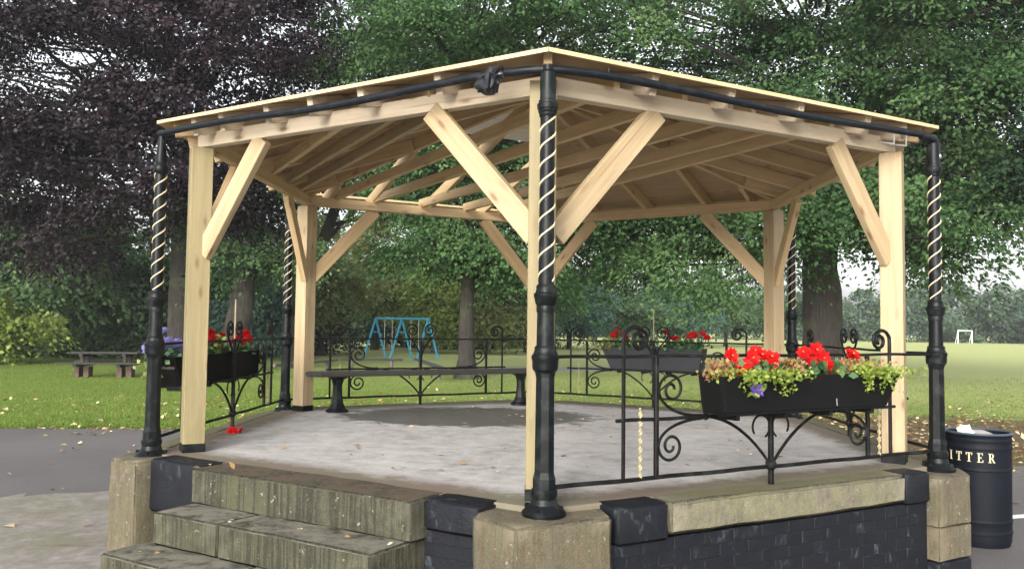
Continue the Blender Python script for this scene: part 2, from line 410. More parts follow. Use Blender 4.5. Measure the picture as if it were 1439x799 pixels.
def bark_mat(name, c0, c1):
    m_, n, p, o = mat(name)
    f = noise(n, mapped(n, 'Object', (9, 9, 1.6), True), 1.6, 7, .68); g = noise(n, mapped(n, 'Object'), 1.1, 4)
    col = ramp(n, f, [(.35, c0), (.65, c1)])
    col = mix(n, math_(n, 'MULTIPLY', ramp(n, g, [(.5, (0, 0, 0)), (.65, (1, 1, 1))]), .35), col, (.07, .085, .04))
    n.links.new(col, p.inputs['Base Color']); p.inputs['Roughness'].default_value = .9
    bump(n, p, f, .9, .06); return m_
M_bark = bark_mat('bark', (.010, .008, .0065), (.032, .026, .021))
M_bark2 = bark_mat('pale_bark', (.10, .09, .075), (.22, .20, .17))

# ------------------------------------------------------------------ setting: sky is the world; ground sheets
def sheet(name, poly, z, m_, label=None):
    me = bpy.data.meshes.new(name); me.from_pydata([(p[0], p[1], z) for p in poly], [], [tuple(range(len(poly)))]); me.update()
    o = link(name, me, None, m_); props(o, kind='structure')
    return o
sheet('lawn', [(-280, -60), (280, -60), (280, 420), (-280, 420)], G, M_lawn)
er = random.Random(3)
edge = [(-80, 3.6), (-20, 4.6), (-8.3, 4.96), (-6.3, 5.2), (-4.2, 5.25), (-2, 5.0), (1, 4.4), (3.5, 3.6), (6.06, 2.85), (9, 2.3), (16, 1.4), (80, -2)]
epts = []
for (x0, y0), (x1, y1) in zip(edge[:-1], edge[1:]):
    k = 2 if abs(x1 - x0) > 20 else max(2, int(abs(x1 - x0) / .12))
    for i in range(k):
        t = i / k; epts.append((x0 + (x1 - x0) * t, y0 + (y1 - y0) * t + er.uniform(-.035, .035)))
epts.append(edge[-1])
sheet('tarmac', [(-80, -60)] + [(80, -60)] + epts[::-1], G + .004, M_tarmac)
mp = []
for (x0, y0), (x1, y1) in zip([(-14, -12), (-2.4, -12), (-2.4, -2.0), (-3.3, -.9), (-3.6, .25), (-4.3, .40), (-6.5, -.6), (-14, -3)], [(-2.4, -12), (-2.4, -2.0), (-3.3, -.9), (-3.6, .25), (-4.3, .40), (-6.5, -.6), (-14, -3), (-14, -12)]):
    k = max(2, int(hypot(x1 - x0, y1 - y0) / .15))
    for i in range(k): mp.append((x0 + (x1 - x0) * i / k + er.uniform(-.13, .13), y0 + (y1 - y0) * i / k + er.uniform(-.13, .13)))
sheet('mossy_paving', mp, G + .008, M_mossy)
sheet('path', [(-1.5, 23.6), (7.4, 26.6), (10.5, 27.7), (10.5, 30.6), (8.1, 30.0), (-1.5, 26.6)], G + .004, M_path)
sheet('painted_line', [(4.15, -.10), (4.22, -.20), (9.0, 1.45), (8.94, 1.54)], G + .009, M_white)

# ------------------------------------------------------------------ bandstand platform
def sideframe(k):
    """A, e (along the side k -> k+1), n (outward)"""
    A = hexv(k); B = hexv(k + 1); e = (B - A).normalized(); n = Vector((e.y, -e.x, 0)); return A, e, n
def sp(k, s, o):            # point at s along side k, o outwards of the column line
    A, e, n = sideframe(k); q = A + e * s + n * o; return (q.x, q.y)
plat = thing('bandstand_platform', 'raised hexagonal stone and concrete bandstand platform with front steps', 'platform', (0, 0, G))
plat_off = Vector((0, 0, -G))
def pl(name, me, m_, parent=None, label=None):
    """parts of the platform: meshes are in scene coordinates; origin at the centroid so textures differ"""
    o = link(name, me, parent if parent is not None else plat, m_)
    if parent is None or parent is plat: o.location = plat_off
    if label: o['label'] = label
    return o
def centred(me):
    c = sum((v.co for v in me.vertices), Vector()) / len(me.vertices)
    me.transform(Matrix.Translation(-c)); return c
b = MB(); b.prism([hexv(k, RC - .005) for k in range(6)], -.16, 0.0)
fl = pl('floor_slab', bevelled(b.mesh('floor_slab'), .01), M_floor)
b = MB(); b.prism([hexv(k, RC - .03) for k in range(6)], G - .05, -.163); pl('platform_core', b.mesh('core'), M_soil)
def block(name, poly, z0, z1, m_, seed, bev=.018, jit=.006, cut=.13, label=None, parent=None):
    me = stone_mesh(poly, z0, z1, bev, jit, cut, seed)
    c = centred(me); o = link(name, me, plat, m_); o.location = c + plat_off
    w = o.modifiers.new('normals', 'WEIGHTED_NORMAL'); w.mode = 'FACE_AREA'; w.weight = 60
    if label: o['label'] = label
    return o
# pier stones under the columns
pierdefs = {0: [(-.146, -3.655), (.36, -3.365), (.30, -2.95), (-.30, -2.95), (-.375, -3.39)],
            5: [sp(5, -.11, .265), sp(5, .215, .265), sp(5, .24, -.2), (-2.95, -1.3), sp(4, L - .05, .22)],
            1: [sp(0, L - .31, .215), sp(0, L + .05, .215), sp(1, .1, .2), sp(1, .25, -.15), sp(0, L - .31, -.2)]}
for k in range(6):
    if k in pierdefs: poly = pierdefs[k]
    else:
        poly = [sp(k - 1, L - .25, .2), sp(k - 1, L + .1155, .2), sp(k, .25, .2), sp(k, .25, -.1), sp(k - 1, L - .25, -.1)]
    a2 = sum(poly[i][0] * poly[(i + 1) % len(poly)][1] - poly[(i + 1) % len(poly)][0] * poly[i][1] for i in range(len(poly)))
    if a2 < 0: poly = poly[::-1]
    z1 = {0: -.028, 5: -.012, 1: -.03}.get(k, -.02)
    if k == 1:
        block('pier_stone', poly, G + .33, z1, M_pier, 11 + k, .009, .006, .1)
        block('pier_stone', poly, G + .10, G + .328, M_pier, 21 + k, .007, .005, .1)
        block('pier_plinth', poly, G - .05, G + .095, M_black, 31 + k, .015, .005)
    else: block('pier_stone', poly, G - .05, z1, M_pier, 11 + k, .016, .008, .1)
# coping round the sides (side 0: F-FR with the long pale slab; side 5: steps)
def strip(k, s0, s1, o0, o1):
    return [sp(k, s0, o0), sp(k, s0, o1), sp(k, s1, o1), sp(k, s1, o0)][::1] if False else [sp(k, s0, o1), sp(k, s1, o1), sp(k, s1, o0), sp(k, s0, o0)]
block('coping_stone', strip(0, .365, .715, -.05, .165), -.20, .005, M_black, 3, .014, .004, .1, 'black painted coping end beside the front pier')
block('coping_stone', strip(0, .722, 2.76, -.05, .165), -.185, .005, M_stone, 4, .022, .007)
block('coping_stone', strip(0, 2.766, 3.02, -.05, .16), -.20, .005, M_black, 5, .014, .004, .1, 'black painted coping end beside the right pier')
for k in (1, 2, 3, 4):
    block('coping_stone', strip(k, .26, 1.66, -.03, .16), -.18, .005, M_stone, 40 + k, .02, .006, .2)
    block('coping_stone', strip(k, 1.67, L - .26, -.03, .16), -.18, .005, M_stone, 50 + k, .02, .006, .2)
    b = MB(); b.prism(strip(k, .1, L - .1, -.1, .12), G - .05, -.185); pl('plinth_wall', b.mesh('plinth'), M_black)
# side 5 runs FL -> F : s is measured from FL
block('coping_stone', strip(5, .222, .79, -.05, .17), -.36, .005, M_black, 6, .016, .005, .1, 'black painted cheek block beside the left pier')
block('coping_stone', strip(5, 2.66, 3.03, -.05, .175), -.165, .005, M_black, 7, .016, .005, .1, 'black painted cheek block beside the front pier')
# steps
for i, (s0, s1) in enumerate(((.797, 2.652),)):
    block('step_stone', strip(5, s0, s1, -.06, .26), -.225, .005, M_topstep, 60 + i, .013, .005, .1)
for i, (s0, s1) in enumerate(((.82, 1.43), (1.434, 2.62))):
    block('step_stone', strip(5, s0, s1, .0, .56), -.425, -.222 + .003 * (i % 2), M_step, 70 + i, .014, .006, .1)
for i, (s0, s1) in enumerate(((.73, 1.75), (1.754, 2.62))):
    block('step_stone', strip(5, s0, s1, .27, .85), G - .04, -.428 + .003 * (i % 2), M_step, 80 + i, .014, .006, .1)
# black painted brickwork: front right side, and the cheek left of the front pier
bm_ = MB(); bm_.box((0, 0, 0), (.220, .1, .0705)); BRICK = bevelled(bm_.mesh('brick'), .0028, 1)
BRICK.materials.append(M_black)
bm_ = MB(); bm_.box((0, 0, 0), (.109, .1, .0695)); HALF = bevelled(bm_.mesh('brick_half'), .006, 1); HALF.materials.append(M_black)
def brickwall(k, s0, s1, off, z0, z1):
    A, e, n = sideframe(k)
    b = MB(); b.prism(strip(k, s0, s1, -.12, off - .003), z0, z1); wall = pl('brick_wall', b.mesh('wall'), M_black)
    rows = int((z1 - z0) / .0755 + .5); br = random.Random(k + 5)
    for r in range(rows):
        zz = z1 - .037 - r * .0755
        s = s0 + .004
        first = (r % 2 == 1)
        while s < s1 - .1:
            half = first or s + .22 > s1
            ln = .108 if half else .218
            first = False
            o = link('brick', HALF if half else BRICK, wall)
            c = A + e * (s + ln / 2) + n * (off - .05 + br.uniform(-.0015, .0015))
            o.location = (c.x, c.y, zz); o.rotation_euler = (0, 0, atan2(e.y, e.x) + br.uniform(-.006, .006))
            s += ln + .007
brickwall(0, .33, 3.02, .13, G, -.20)
brickwall(5, 2.64, 3.06, .125, G, -.166)

# ------------------------------------------------------------------ timber frame
frame = thing('timber_frame', 'new pale pine hexagonal frame and roof standing inside the iron columns', 'frame', (0, 0, 0))
def timber(name, p0, p1, w, h, m_=M_wood, upv=(0, 0, 1), bev=.004, label=None):
    p0 = Vector(p0); p1 = Vector(p1); x = (p1 - p0); ln = x.length; x.normalize()
    u_ = Vector(upv); z = (u_ - x * u_.dot(x)).normalized(); y = z.cross(x)
    b = MB(); b.box((0, 0, 0), (ln, w, h)); me = bevelled(b.mesh(name), bev)
    o = link(name, me, frame, m_)
    M = Matrix((x, y, z)).transposed().to_4x4(); M.translation = (p0 + p1) / 2
    o.matrix_basis = M
    if label: o['label'] = label
    return o
PR = 3.05
for k in range(6):
    c = hexv(k, PR); rad = c.normalized()
    if k == 0: c.x -= .022
    top = 2.385 if k == 0 else 2.316
    timber('post', (c.x, c.y, .0), (c.x, c.y, top), .158, .158, M_woodg if k in (0, 5) else M_wood, rad)
    ft = MB(); ft.box((0, 0, .032), (.166, .166, .064)); o = ft.build('post_foot', M_iron, frame)
    bevelled(o.data, .004); o.location = (c.x, c.y, .001); o.rotation_euler = (0, 0, atan2(rad.y, rad.x))
BO = -.22                      # outer face of the ring beam, from the column line
BZ0, BZ1 = 2.32, 2.43
def bp(k, s, o, z):
    x, y = sp(k, s, o); return Vector((x, y, z))
for k in range(6):
    in_ = abs(BO) / tan(Rd(60)) ; o = BO - .0375
    e0 = (-o) / tan(Rd(60)) - .02
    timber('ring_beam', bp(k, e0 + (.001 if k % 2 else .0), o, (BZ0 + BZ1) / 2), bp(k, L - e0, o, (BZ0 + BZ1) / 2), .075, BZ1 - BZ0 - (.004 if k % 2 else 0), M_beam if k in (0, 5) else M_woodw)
# braces: lower end on the post, upper end under the beam
for k in range(6):
    for side in (0, 1):
        lo = .20; hi = .98 if k == 5 else .95
        if k == 0: hi = .95 if side == 0 else .78
        if k == 5: hi = .97 if side == 1 else .82
        s0, s1 = (lo, hi) if side == 0 else (L - lo, L - hi)
        p0 = bp(k, s0, -.252 + (.012 if side else 0), 1.50); p1 = bp(k, s1, -.252 + (.012 if side else 0), 2.325)
        if k in (1, 2, 3, 4): m_ = M_woodw
        else: m_ = M_wood
        A, e, n = sideframe(k)
        timber('brace', p0, p1, .06, .142, m_, Vector((0, 0, 1)))
# roof planes
PITCH = 15.7; TP = tan(Rd(PITCH)); APO = RC * cos(Rd(30))
def zun(r): return 2.545 + (2.669 - r) * TP     # underside of the boards at apothem distance r
tails = {5: [L - x for x in (.781, 1.393, 1.837, 2.255, 2.721, 3.02)], 0: [.768, 1.383, 2.001, 2.667, 3.06]}
RH = .132
for k in range(6):
    A, e, n = sideframe(k); mid = L / 2
    for s in tails.get(k, [.40, .93, 1.67, 2.41, 2.94]):
        l = s - mid
        r_in = max(abs(l) * 1.732 + .05, .12); r_out = APO - .04
        if r_in > r_out - .2: r_in = min(r_in, r_out - .12)
        q = lambda r: Vector((n.x * r + e.x * l, n.y * r + e.y * l, zun(r) - RH / 2 / cos(Rd(PITCH)) - .002))
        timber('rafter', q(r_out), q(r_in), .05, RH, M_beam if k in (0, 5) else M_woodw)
    v = hexv(k).normalized(); hp = atan2((APO - 0) * TP, RC)
    h = lambda r: Vector((v.x * r, v.y * r, zun(r * cos(Rd(30))) - .066))
    timber('hip_rafter', h(3.25), h(.05), .05, .12, M_woodw)
kp = MB(); kp.lathe([(0, .075), (.32, .075)], 6, smooth=False); kp.build('king_post', M_woodw, frame).location = (0, 0, zun(0) - .33)
# ceiling joists, all lying across from the rear left side to the front right side
JZ = BZ1 + .034
d01 = sideframe(0)[1]
def joist(p0, p1, mm=M_woodw): timber('ceiling_joist', (p0.x, p0.y, JZ), (p1.x, p1.y, JZ), .047, .098, mm)
for sf, sb in ((.63, .47), (1.165, .93), (1.76, 1.53), (2.23, 2.13), (2.53, 2.62)):
    joist(bp(0, sf, BO - .01, 0), bp(3, L - sb, BO - .01, 0))
cd = (hexv(4) - hexv(0)).normalized()
for dist, mm in ((.22, M_wood), (.62, M_wood), (1.05, M_woodw)):
    # from the front left beam to the left beam
    t = dist / sin(Rd(60)) * 1.0
    p0 = bp(5, L - dist / cos(Rd(60)) * .5774 * 1.0 - .25, BO - .01, 0)
    Q = p0 + cd * 0.0
    A4, e4, n4 = sideframe(4); P4 = A4 + n4 * (BO - .01)
    tt = (P4 - p0).dot(n4) / cd.dot(n4)
    joist(p0, p0 + cd * tt, mm)
# roof boards: rows of sheets on each slope
BT = .018
def board(k, r0, r1, l0, l1, m_, ext=0):
    """sheet on slope k between apothem r0 (outer) > r1 and lateral limits (functions of r)"""
    A, e, n = sideframe(k)
    vs = []
    for dz in (0, BT):
        for r, l in ((r0, l0(r0)), (r0, l1(r0)), (r1, l1(r1)), (r1, l0(r1))):
            vs.append((n.x * r + e.x * l, n.y * r + e.y * l, zun(r) + dz))
    b = MB(); b.add(vs, [(3, 2, 1, 0), (4, 5, 6, 7), (0, 1, 5, 4), (1, 2, 6, 5), (2, 3, 7, 6), (3, 0, 4, 7)])
    me = b.mesh('roof_board'); c = centred(me)
    R_ = Matrix.Rotation(-atan2(e.y, e.x), 4, 'Z'); me.transform(R_)
    o = link('roof_board', me, frame, m_); o.location = c; o.rotation_euler = (0, 0, atan2(e.y, e.x)); return o
RO = APO + .035
rows = [RO, RO - .62, RO - 1.235, RO - 1.85, RO - 2.47, .03]
for k in range(6):
    if True:
        A, e, n = sideframe(k); vs = []
        for dz in (-.004, .020):
            for r, sg in ((RO, -1), (RO, 1), (RO - .07, 1), (RO - .07, -1)):
                l = sg * (r * tan(Rd(30)) - .002); vs.append((n.x * r + e.x * l, n.y * r + e.y * l, zun(r) + dz))
        b = MB(); b.add(vs, [(3, 2, 1, 0), (4, 5, 6, 7), (0, 1, 5, 4), (1, 2, 6, 5), (2, 3, 7, 6), (3, 0, 4, 7)])
        me = b.mesh('eaves_batten'); c = centred(me); me.transform(Matrix.Rotation(-atan2(e.y, e.x), 4, 'Z'))
        o = link('eaves_batten', me, frame, M_woodw); o.location = c; o.rotation_euler = (0, 0, atan2(e.y, e.x))
    for i in range(5):
        r0, r1 = rows[i] - (.074 if i == 0 else .004), rows[i + 1]
        if k == 3 and i < 3: continue
        m_ = M_plyw if k == 3 else (M_ply if k in (0, 1, 2) else M_ply)
        hw = lambda r: r * tan(Rd(30)) - .003
        if i < 3:
            cut = (.25, -.35, .1)[i] + .1 * (k % 3)
            board(k, r0, r1, lambda r: -hw(r), lambda r, c=cut: c - .002, m_)
            board(k, r0, r1, lambda r, c=cut: c + .002, hw, m_)
        else: board(k, r0, r1, lambda r: -hw(r), hw, m_)

# ------------------------------------------------------------------ iron columns
def column_proto():
    t = thing('iron_column', 'x', 'column', (0, 0, 0))
    b = MB(); b.lathe([(-.03, .118), (-.012, .12), (-.004, .112), (.012, .098), (.03, .075), (.06, .066), (.075, .072), (.10, .072), (.112, .064)], 24); b.build('base_flange', M_iron, t)
    for an in (45, 135, 225, 315):
        b = MB(); b.lathe([(0, .014), (.018, .014), (.022, .009)], 6); o = b.build('bolt', M_iron, t); o.location = (.098 * cos(Rd(an)), .098 * sin(Rd(an)), .006)
    b = MB(); b.lathe([(.112, .0655), (.165, .0655), (.18, .060), (.20, .056), (.70, .0525), (.725, .058)], 8, smooth=False); b.build('lower_shaft', M_iron, t)
    b = MB(); b.lathe([(.722, .055), (.735, .060), (.742, .068), (.765, .071), (.79, .071), (.80, .075), (.818, .075), (.826, .066), (.85, .059), (.862, .060), (.87, .052)], 24); b.build('lower_collar', M_iron, t)
    b = MB(); b.lathe([(.868, .049), (1.06, .046)], 24); b.build('middle_shaft', M_iron, t)
    b = MB(); b.lathe([(1.05, .05), (1.07, .052), (1.085, .050), (1.10, .058), (1.125, .062), (1.135, .066), (1.15, .066), (1.158, .057), (1.175, .053), (1.19, .054), (1.20, .047)], 24); b.build('upper_collar', M_iron, t)
    b = MB(); b.lathe([(1.195, .0425), (2.14, .040)], 24); b.build('twisted_shaft', M_iron, t)
    # pale band wound round the shaft, right-handed
    nT = 4.6; n_ = 150; vs = []; fs = []
    for st in (0, pi):
        b0 = len(vs)
        for i in range(n_ + 1):
            a = -1.2 + st + 2 * pi * nT * i / n_; z = 1.215 + .905 * i / n_; w = .0068
            for dr, dz in ((.0405, -w), (.0465, -w * .6), (.0465, w * .6), (.0405, w)):
                vs.append((dr * cos(a), dr * sin(a), z + dz))
        for i in range(n_):
            for j in range(3): fs.append((b0 + i * 4 + j, b0 + (i + 1) * 4 + j, b0 + (i + 1) * 4 + j + 1, b0 + i * 4 + j + 1))
    b = MB(); b.add(vs, fs, True); b.build('spiral_band', M_spiral, t)
    b = MB(); b.lathe([(2.115, .042), (2.125, .047), (2.135, .047), (2.142, .052), (2.155, .053), (2.16, .057), (2.185, .059), (2.19, .052), (2.205, .051), (2.21, .044), (2.36, .0435), (2.368, .036), (2.375, .030), (2.405, .028)], 24); b.build('capital', M_iron, t)
    return t
cp = column_proto()
clabels = ['black iron column with pale spiral band in front, nearest the steps and the wrapped pipe joint',
           'black spiral banded iron column beside the litter bin', 'black spiral banded column behind the post at the rear right of the platform',
           'rear iron column hidden behind the front post', 'black spiral banded iron column behind the rear left post', 'black spiral banded iron column on the pier left of the steps']
for k in range(6):
    if k == 3: continue        # stands wholly behind the front post
    o = cp if k == 0 else dup(cp)
    v = hexv(k); o.location = (v.x, v.y, 0); o.rotation_euler = (0, 0, Rd(22.5 + 60 * k))
    o['label'] = clabels[k]; o['group'] = 'iron columns round the platform'
    if k == 5:   # this column's top is a thin spike
        for ch in list(o.children):
            if ch.name.startswith('capital'):
                b = MB(); b.lathe([(2.085, .041), (2.10, .052), (2.125, .056), (2.15, .054), (2.17, .040), (2.19, .043), (2.30, .032), (2.41, .020)], 20); ch.data = b.mesh('capital_slim'); ch.data.materials.append(M_iron)

# eaves pipe on the column tops, front two sides
pipe = thing('eaves_pipe', 'long black pipe running along the front eaves over the iron columns', 'pipe', (0, 0, 0))
pts = []
pFL = hexv(5) + Vector((-.02, 0, 2.398)); pF = hexv(0) + Vector((0, 0, 2.398)); pFR = hexv(1) + Vector((.02, 0, 2.402))
for i in range(15): t = i / 14 * .91; pts.append(pFL.lerp(pF, t) + Vector((0, 0, .012 * sin(t * 9))))
for i in range(1, 8):
    t = i / 8; a = pFL.lerp(pF, .91); c = pF + Vector((0, 0, .012)); d = pF.lerp(pFR, .09)
    pts.append(a * (1 - t) ** 2 + c * 2 * t * (1 - t) + d * t * t)
for i in range(15): t = .09 + i / 14 * .87; pts.append(pF.lerp(pFR, t) + Vector((0, 0, .010 * sin(t * 8))))
b = MB(); b.tube(pts, .0245, 14); b.build('pipe_run', M_pipe, pipe)
e1 = pF.lerp(pFR, .95); b = MB(); b.tube([e1, pFR + Vector((-.03, -.02, -.005)), pFR + Vector((0, 0, -.045)), pFR + Vector((0, 0, -.12))], [.027, .031, .031, .030], 14); b.build('elbow', M_pipe, pipe)
for t in (.86, .90):
    q = pF.lerp(pFR, t); b = MB(); b.tube([q + Vector((.0, 0, -.01)), q + Vector((.02, .05, -.08)), q + Vector((-.06, .14, -.05))], .006, 6); b.build('bracket', M_galv, pipe)
b = MB(); b.lathe([(0, .03), (.012, .036), (.02, .036), (.032, .03)], 14); b.build('clamp', M_galv, pipe).location = pFR + Vector((0, 0, -.15))
q = pF.lerp(pFR, .12); b = MB(); b.tube([q + Vector((0, 0, .02)), q + Vector((0, 0, .055))], .008, 6); b.build('screw', M_pipe, pipe)

# black bag tied round the pipe joint
bm = bmesh.new(); bmesh.ops.create_icosphere(bm, subdivisions=3, radius=1)
br = random.Random(5); ph = [br.uniform(0, 6) for _ in range(9)]
for v in bm.verts:
    p = v.co.copy()
    f = 1 + .20 * sin(p.x * 7 + ph[0] + p.z * 3) * sin(p.z * 6 + ph[1]) + .14 * sin(p.y * 11 + ph[2] + p.x * 5) + br.uniform(-.05, .05)
    v.co = Vector((p.x * .105 * f, p.y * .06 * f, p.z * .06 * f))
    if p.z < -.2: v.co.z -= .055 * max(0, 1 - abs(p.x + .1) * 1.5); v.co.x -= .015
bmesh.ops.subdivide_edges(bm, edges=bm.edges[:], cuts=1, smooth=.6)
for f in bm.faces: f.smooth = True
me = bpy.data.meshes.new('wrapping'); bm.to_mesh(me); me.set_sharp_from_angle(angle=Rd(38)); bm.free()
bag = link('plastic_wrapping', me, None, M_bag); props(bag, 'crumpled black plastic bag tied round the pipe left of the front column', 'plastic bag')
q = pF.lerp(pFL, .112); bag.scale = (.85, .85, .85); bag.location = q + Vector((0, -.02, -.018)); bag.rotation_euler = (0, Rd(-26), Rd(-30))

# ------------------------------------------------------------------ railings
def spiral(c, r0, r1, a0, a1, n_=26):
    return [(c[0] + (r0 + (r1 - r0) * i / n_) * cos(Rd(a0 + (a1 - a0) * i / n_)), c[1] + (r0 + (r1 - r0) * i / n_) * sin(Rd(a0 + (a1 - a0) * i / n_))) for i in range(n_ + 1)]
def bez(p, n_=14):
    out = []
    for i in range(n_ + 1):
        t = i / n_
        q = [Vector(x) for x in p]
        while len(q) > 1: q = [q[j].lerp(q[j + 1], t) for j in range(len(q) - 1)]
        out.append((q[0].x, q[0].y))
    return out
def railing_meshes():
    out = []
    C = L / 2
    def add(name, path, r=.009, n=6, m_=M_iron2, y=0):
        b = MB(); b.tube([(p[0], y, p[1]) for p in path], r, n); out.append((name, b.mesh(name), m_))
    def sqbar(name, s, z0, z1, w=.026):
        b = MB(); b.box((s, 0, (z0 + z1) / 2), (w, w, z1 - z0)); out.append((name, bevelled(b.mesh(name), .004), M_iron2))
    wob = lambda a, c, z, n_=24, amp=.0022: [(a + (c - a) * i / n_, z + amp * sin(i * 1.3)) for i in range(n_ + 1)]
    add('top_rail', wob(.05, L - .05, .81), .010)
    add('bottom_rail', wob(.05, L - .05, .112), .013)
    add('mid_rail', wob(.47, L - .47, .447), .011)
    for sg in (1, -1):
        f = (lambda s, sg=sg: C + sg * (s - C))
        mir = lambda path, sg=sg: [(C + sg * (p[0] - C), p[1]) for p in path]
        # hooked bar
        curl = [(.52, .118), (.52, .5), (.52, .80), (.519, .88)] + [(.60 + .082 * cos(Rd(a)), .905 + .072 * sin(Rd(a))) for a in range(165, 40, -18)] + spiral((.628, .905), .062, .020, 45, -430, 26)
        add('hooked_bar', mir(curl), .0125, 6)
        sqbar('bar', f(.755), .118, .806)
        b = MB()
        n_ = 60; vs = []; fs = []
        for i in range(n_ + 1):     # twisted spindle
            z = .115 + .40 * i / n_; a = i * .42
            for j in range(4): vs.append((f(.638) + .0125 * cos(a + j * pi / 2) * (1 if j % 2 else .55), .0125 * sin(a + j * pi / 2) * (1 if j % 2 else .55), z))
        for i in range(n_):
            for j in range(4): fs.append((i * 4 + j, i * 4 + (j + 1) % 4, (i + 1) * 4 + (j + 1) % 4, (i + 1) * 4 + j))
        b.add(vs, fs, False); out.append(('gilt_spindle', b.mesh('spindle'), M_gold))
        up_ = bez([(1.10, .456), (.93, .45), (.775, .52), (.772, .615)]) + spiral((.868, .615), .095, .018, 180, -360, 34)[1:]
        add('scroll', mir(up_), .0095)
        dn = bez([(1.10, .438), (.93, .435), (.77, .38), (.770, .285)]) + spiral((.862, .285), .092, .018, 180, 720, 34)[1:]
        add('scroll', mir(dn), .0095)
        add('arch', mir(bez([(1.09, .45), (1.30, .45), (1.50, .32), (C - .012, .13)], 20)), .0105)
        add('ring', mir(spiral((C - .085, .365), .075, .07, -60, 215, 18)), .007)
        hs_ = bez([(C - .008, .56), (C - .02, .75), (C - .17, .80), (C - .20, .91)], 14) + spiral((C - .115, .915), .085, .016, 180, -380, 30)[1:]
        add('heart_scroll', mir(hs_), .0095)
        b = MB(); b.lathe([(0, .016), (.02, .024), (.04, .016)], 8); me = b.mesh('rivet'); me.transform(Matrix.Rotation(Rd(90), 4, 'Y')); me.transform(Matrix.Translation((f(1.11), 0, .447))); out.append(('rivet', me, M_iron2))
    sqbar('centre_post', C, -.03, .83, .03)
    b = MB(); b.lathe([(0, .02), (.02, .034), (.05, .034), (.07, .018)], 8); me = b.mesh('boss'); me.transform(Matrix.Translation((C, 0, .09))); out.append(('boss', me, M_iron2))
    add('finial', [(C, .82), (C, .95), (C, 1.1), (C, 1.2)], .0065, 6, M_gold)
    return out
RM = railing_meshes()
rlab = {0: 'wrought iron railing panel at the front right, carrying the red flower trough', 1: 'wrought iron railing panel on the right side, seen nearly end-on behind the right post',
        2: 'wrought iron railing panel at the rear right, behind the grey planter', 3: 'wrought iron railing panel at the rear left, behind the long bench', 4: 'wrought iron railing panel on the left side between the left and rear left posts'}
rails = {}
for k in range(5):
    A, e, n = sideframe(k)
    t = thing('railing_panel', rlab[k], 'railing', (A.x, A.y, 0), atan2(e.y, e.x), 'scrolled iron railing panels between the columns')
    for nm, me, m_ in RM:
        if (k == 0 and nm == 'heart_scroll') or (k not in (2, 4) and nm == 'finial'): continue      # this panel carries the trough instead
        link(nm, me, t, m_)
    rails[k] = t

# ------------------------------------------------------------------ leaf meshes
def quads(name, P, D, Nn, ln, wd, tint, mat_, parent=None, fold=.15):
    """many folded leaves: base P, direction D, normal Nn, length ln, width wd (arrays)"""
    n_ = len(P)
    D = D / (np.linalg.norm(D, axis=1, keepdims=True) + 1e-9)
    Sd = np.cross(D, Nn); Sd /= (np.linalg.norm(Sd, axis=1, keepdims=True) + 1e-9)
    Nr = np.cross(Sd, D)
    ln = np.broadcast_to(ln, n_)[:, None]; wd = np.broadcast_to(wd, n_)[:, None]
    V = np.empty((n_, 4, 3))
    V[:, 0] = P; V[:, 2] = P + D * ln
    mid = P + D * ln * .45 + Nr * wd * fold
    V[:, 1] = mid + Sd * wd * .5; V[:, 3] = mid - Sd * wd * .5
    me = bpy.data.meshes.new(name)
    me.vertices.add(n_ * 4); me.vertices.foreach_set('co', V.reshape(-1).astype(np.float32))
    me.loops.add(n_ * 4); me.loops.foreach_set('vertex_index', np.arange(n_ * 4, dtype=np.int32))
    me.polygons.add(n_); me.polygons.foreach_set('loop_start', np.arange(0, n_ * 4, 4, dtype=np.int32))
    me.polygons.foreach_set('loop_total', np.full(n_, 4, dtype=np.int32))
    me.update(calc_edges=True)
    at = me.attributes.new('tint', 'FLOAT', 'FACE'); at.data.foreach_set('value', np.clip(tint, 0, 1).astype(np.float32))
    return link(name, me, parent, mat_)
def unit(v): return v / (np.linalg.norm(v, axis=-1, keepdims=True) + 1e-9)
def gapnoise(P, seed, sc):
    r = np.random.default_rng(seed); f = np.zeros(len(P))
    for i in range(5):
        k = r.normal(size=3) * sc * (1 + .5 * i); f += np.sin(P @ k + r.uniform(0, 6)) / (1 + .35 * i)
    return f / 2.2
BOUGHS = []
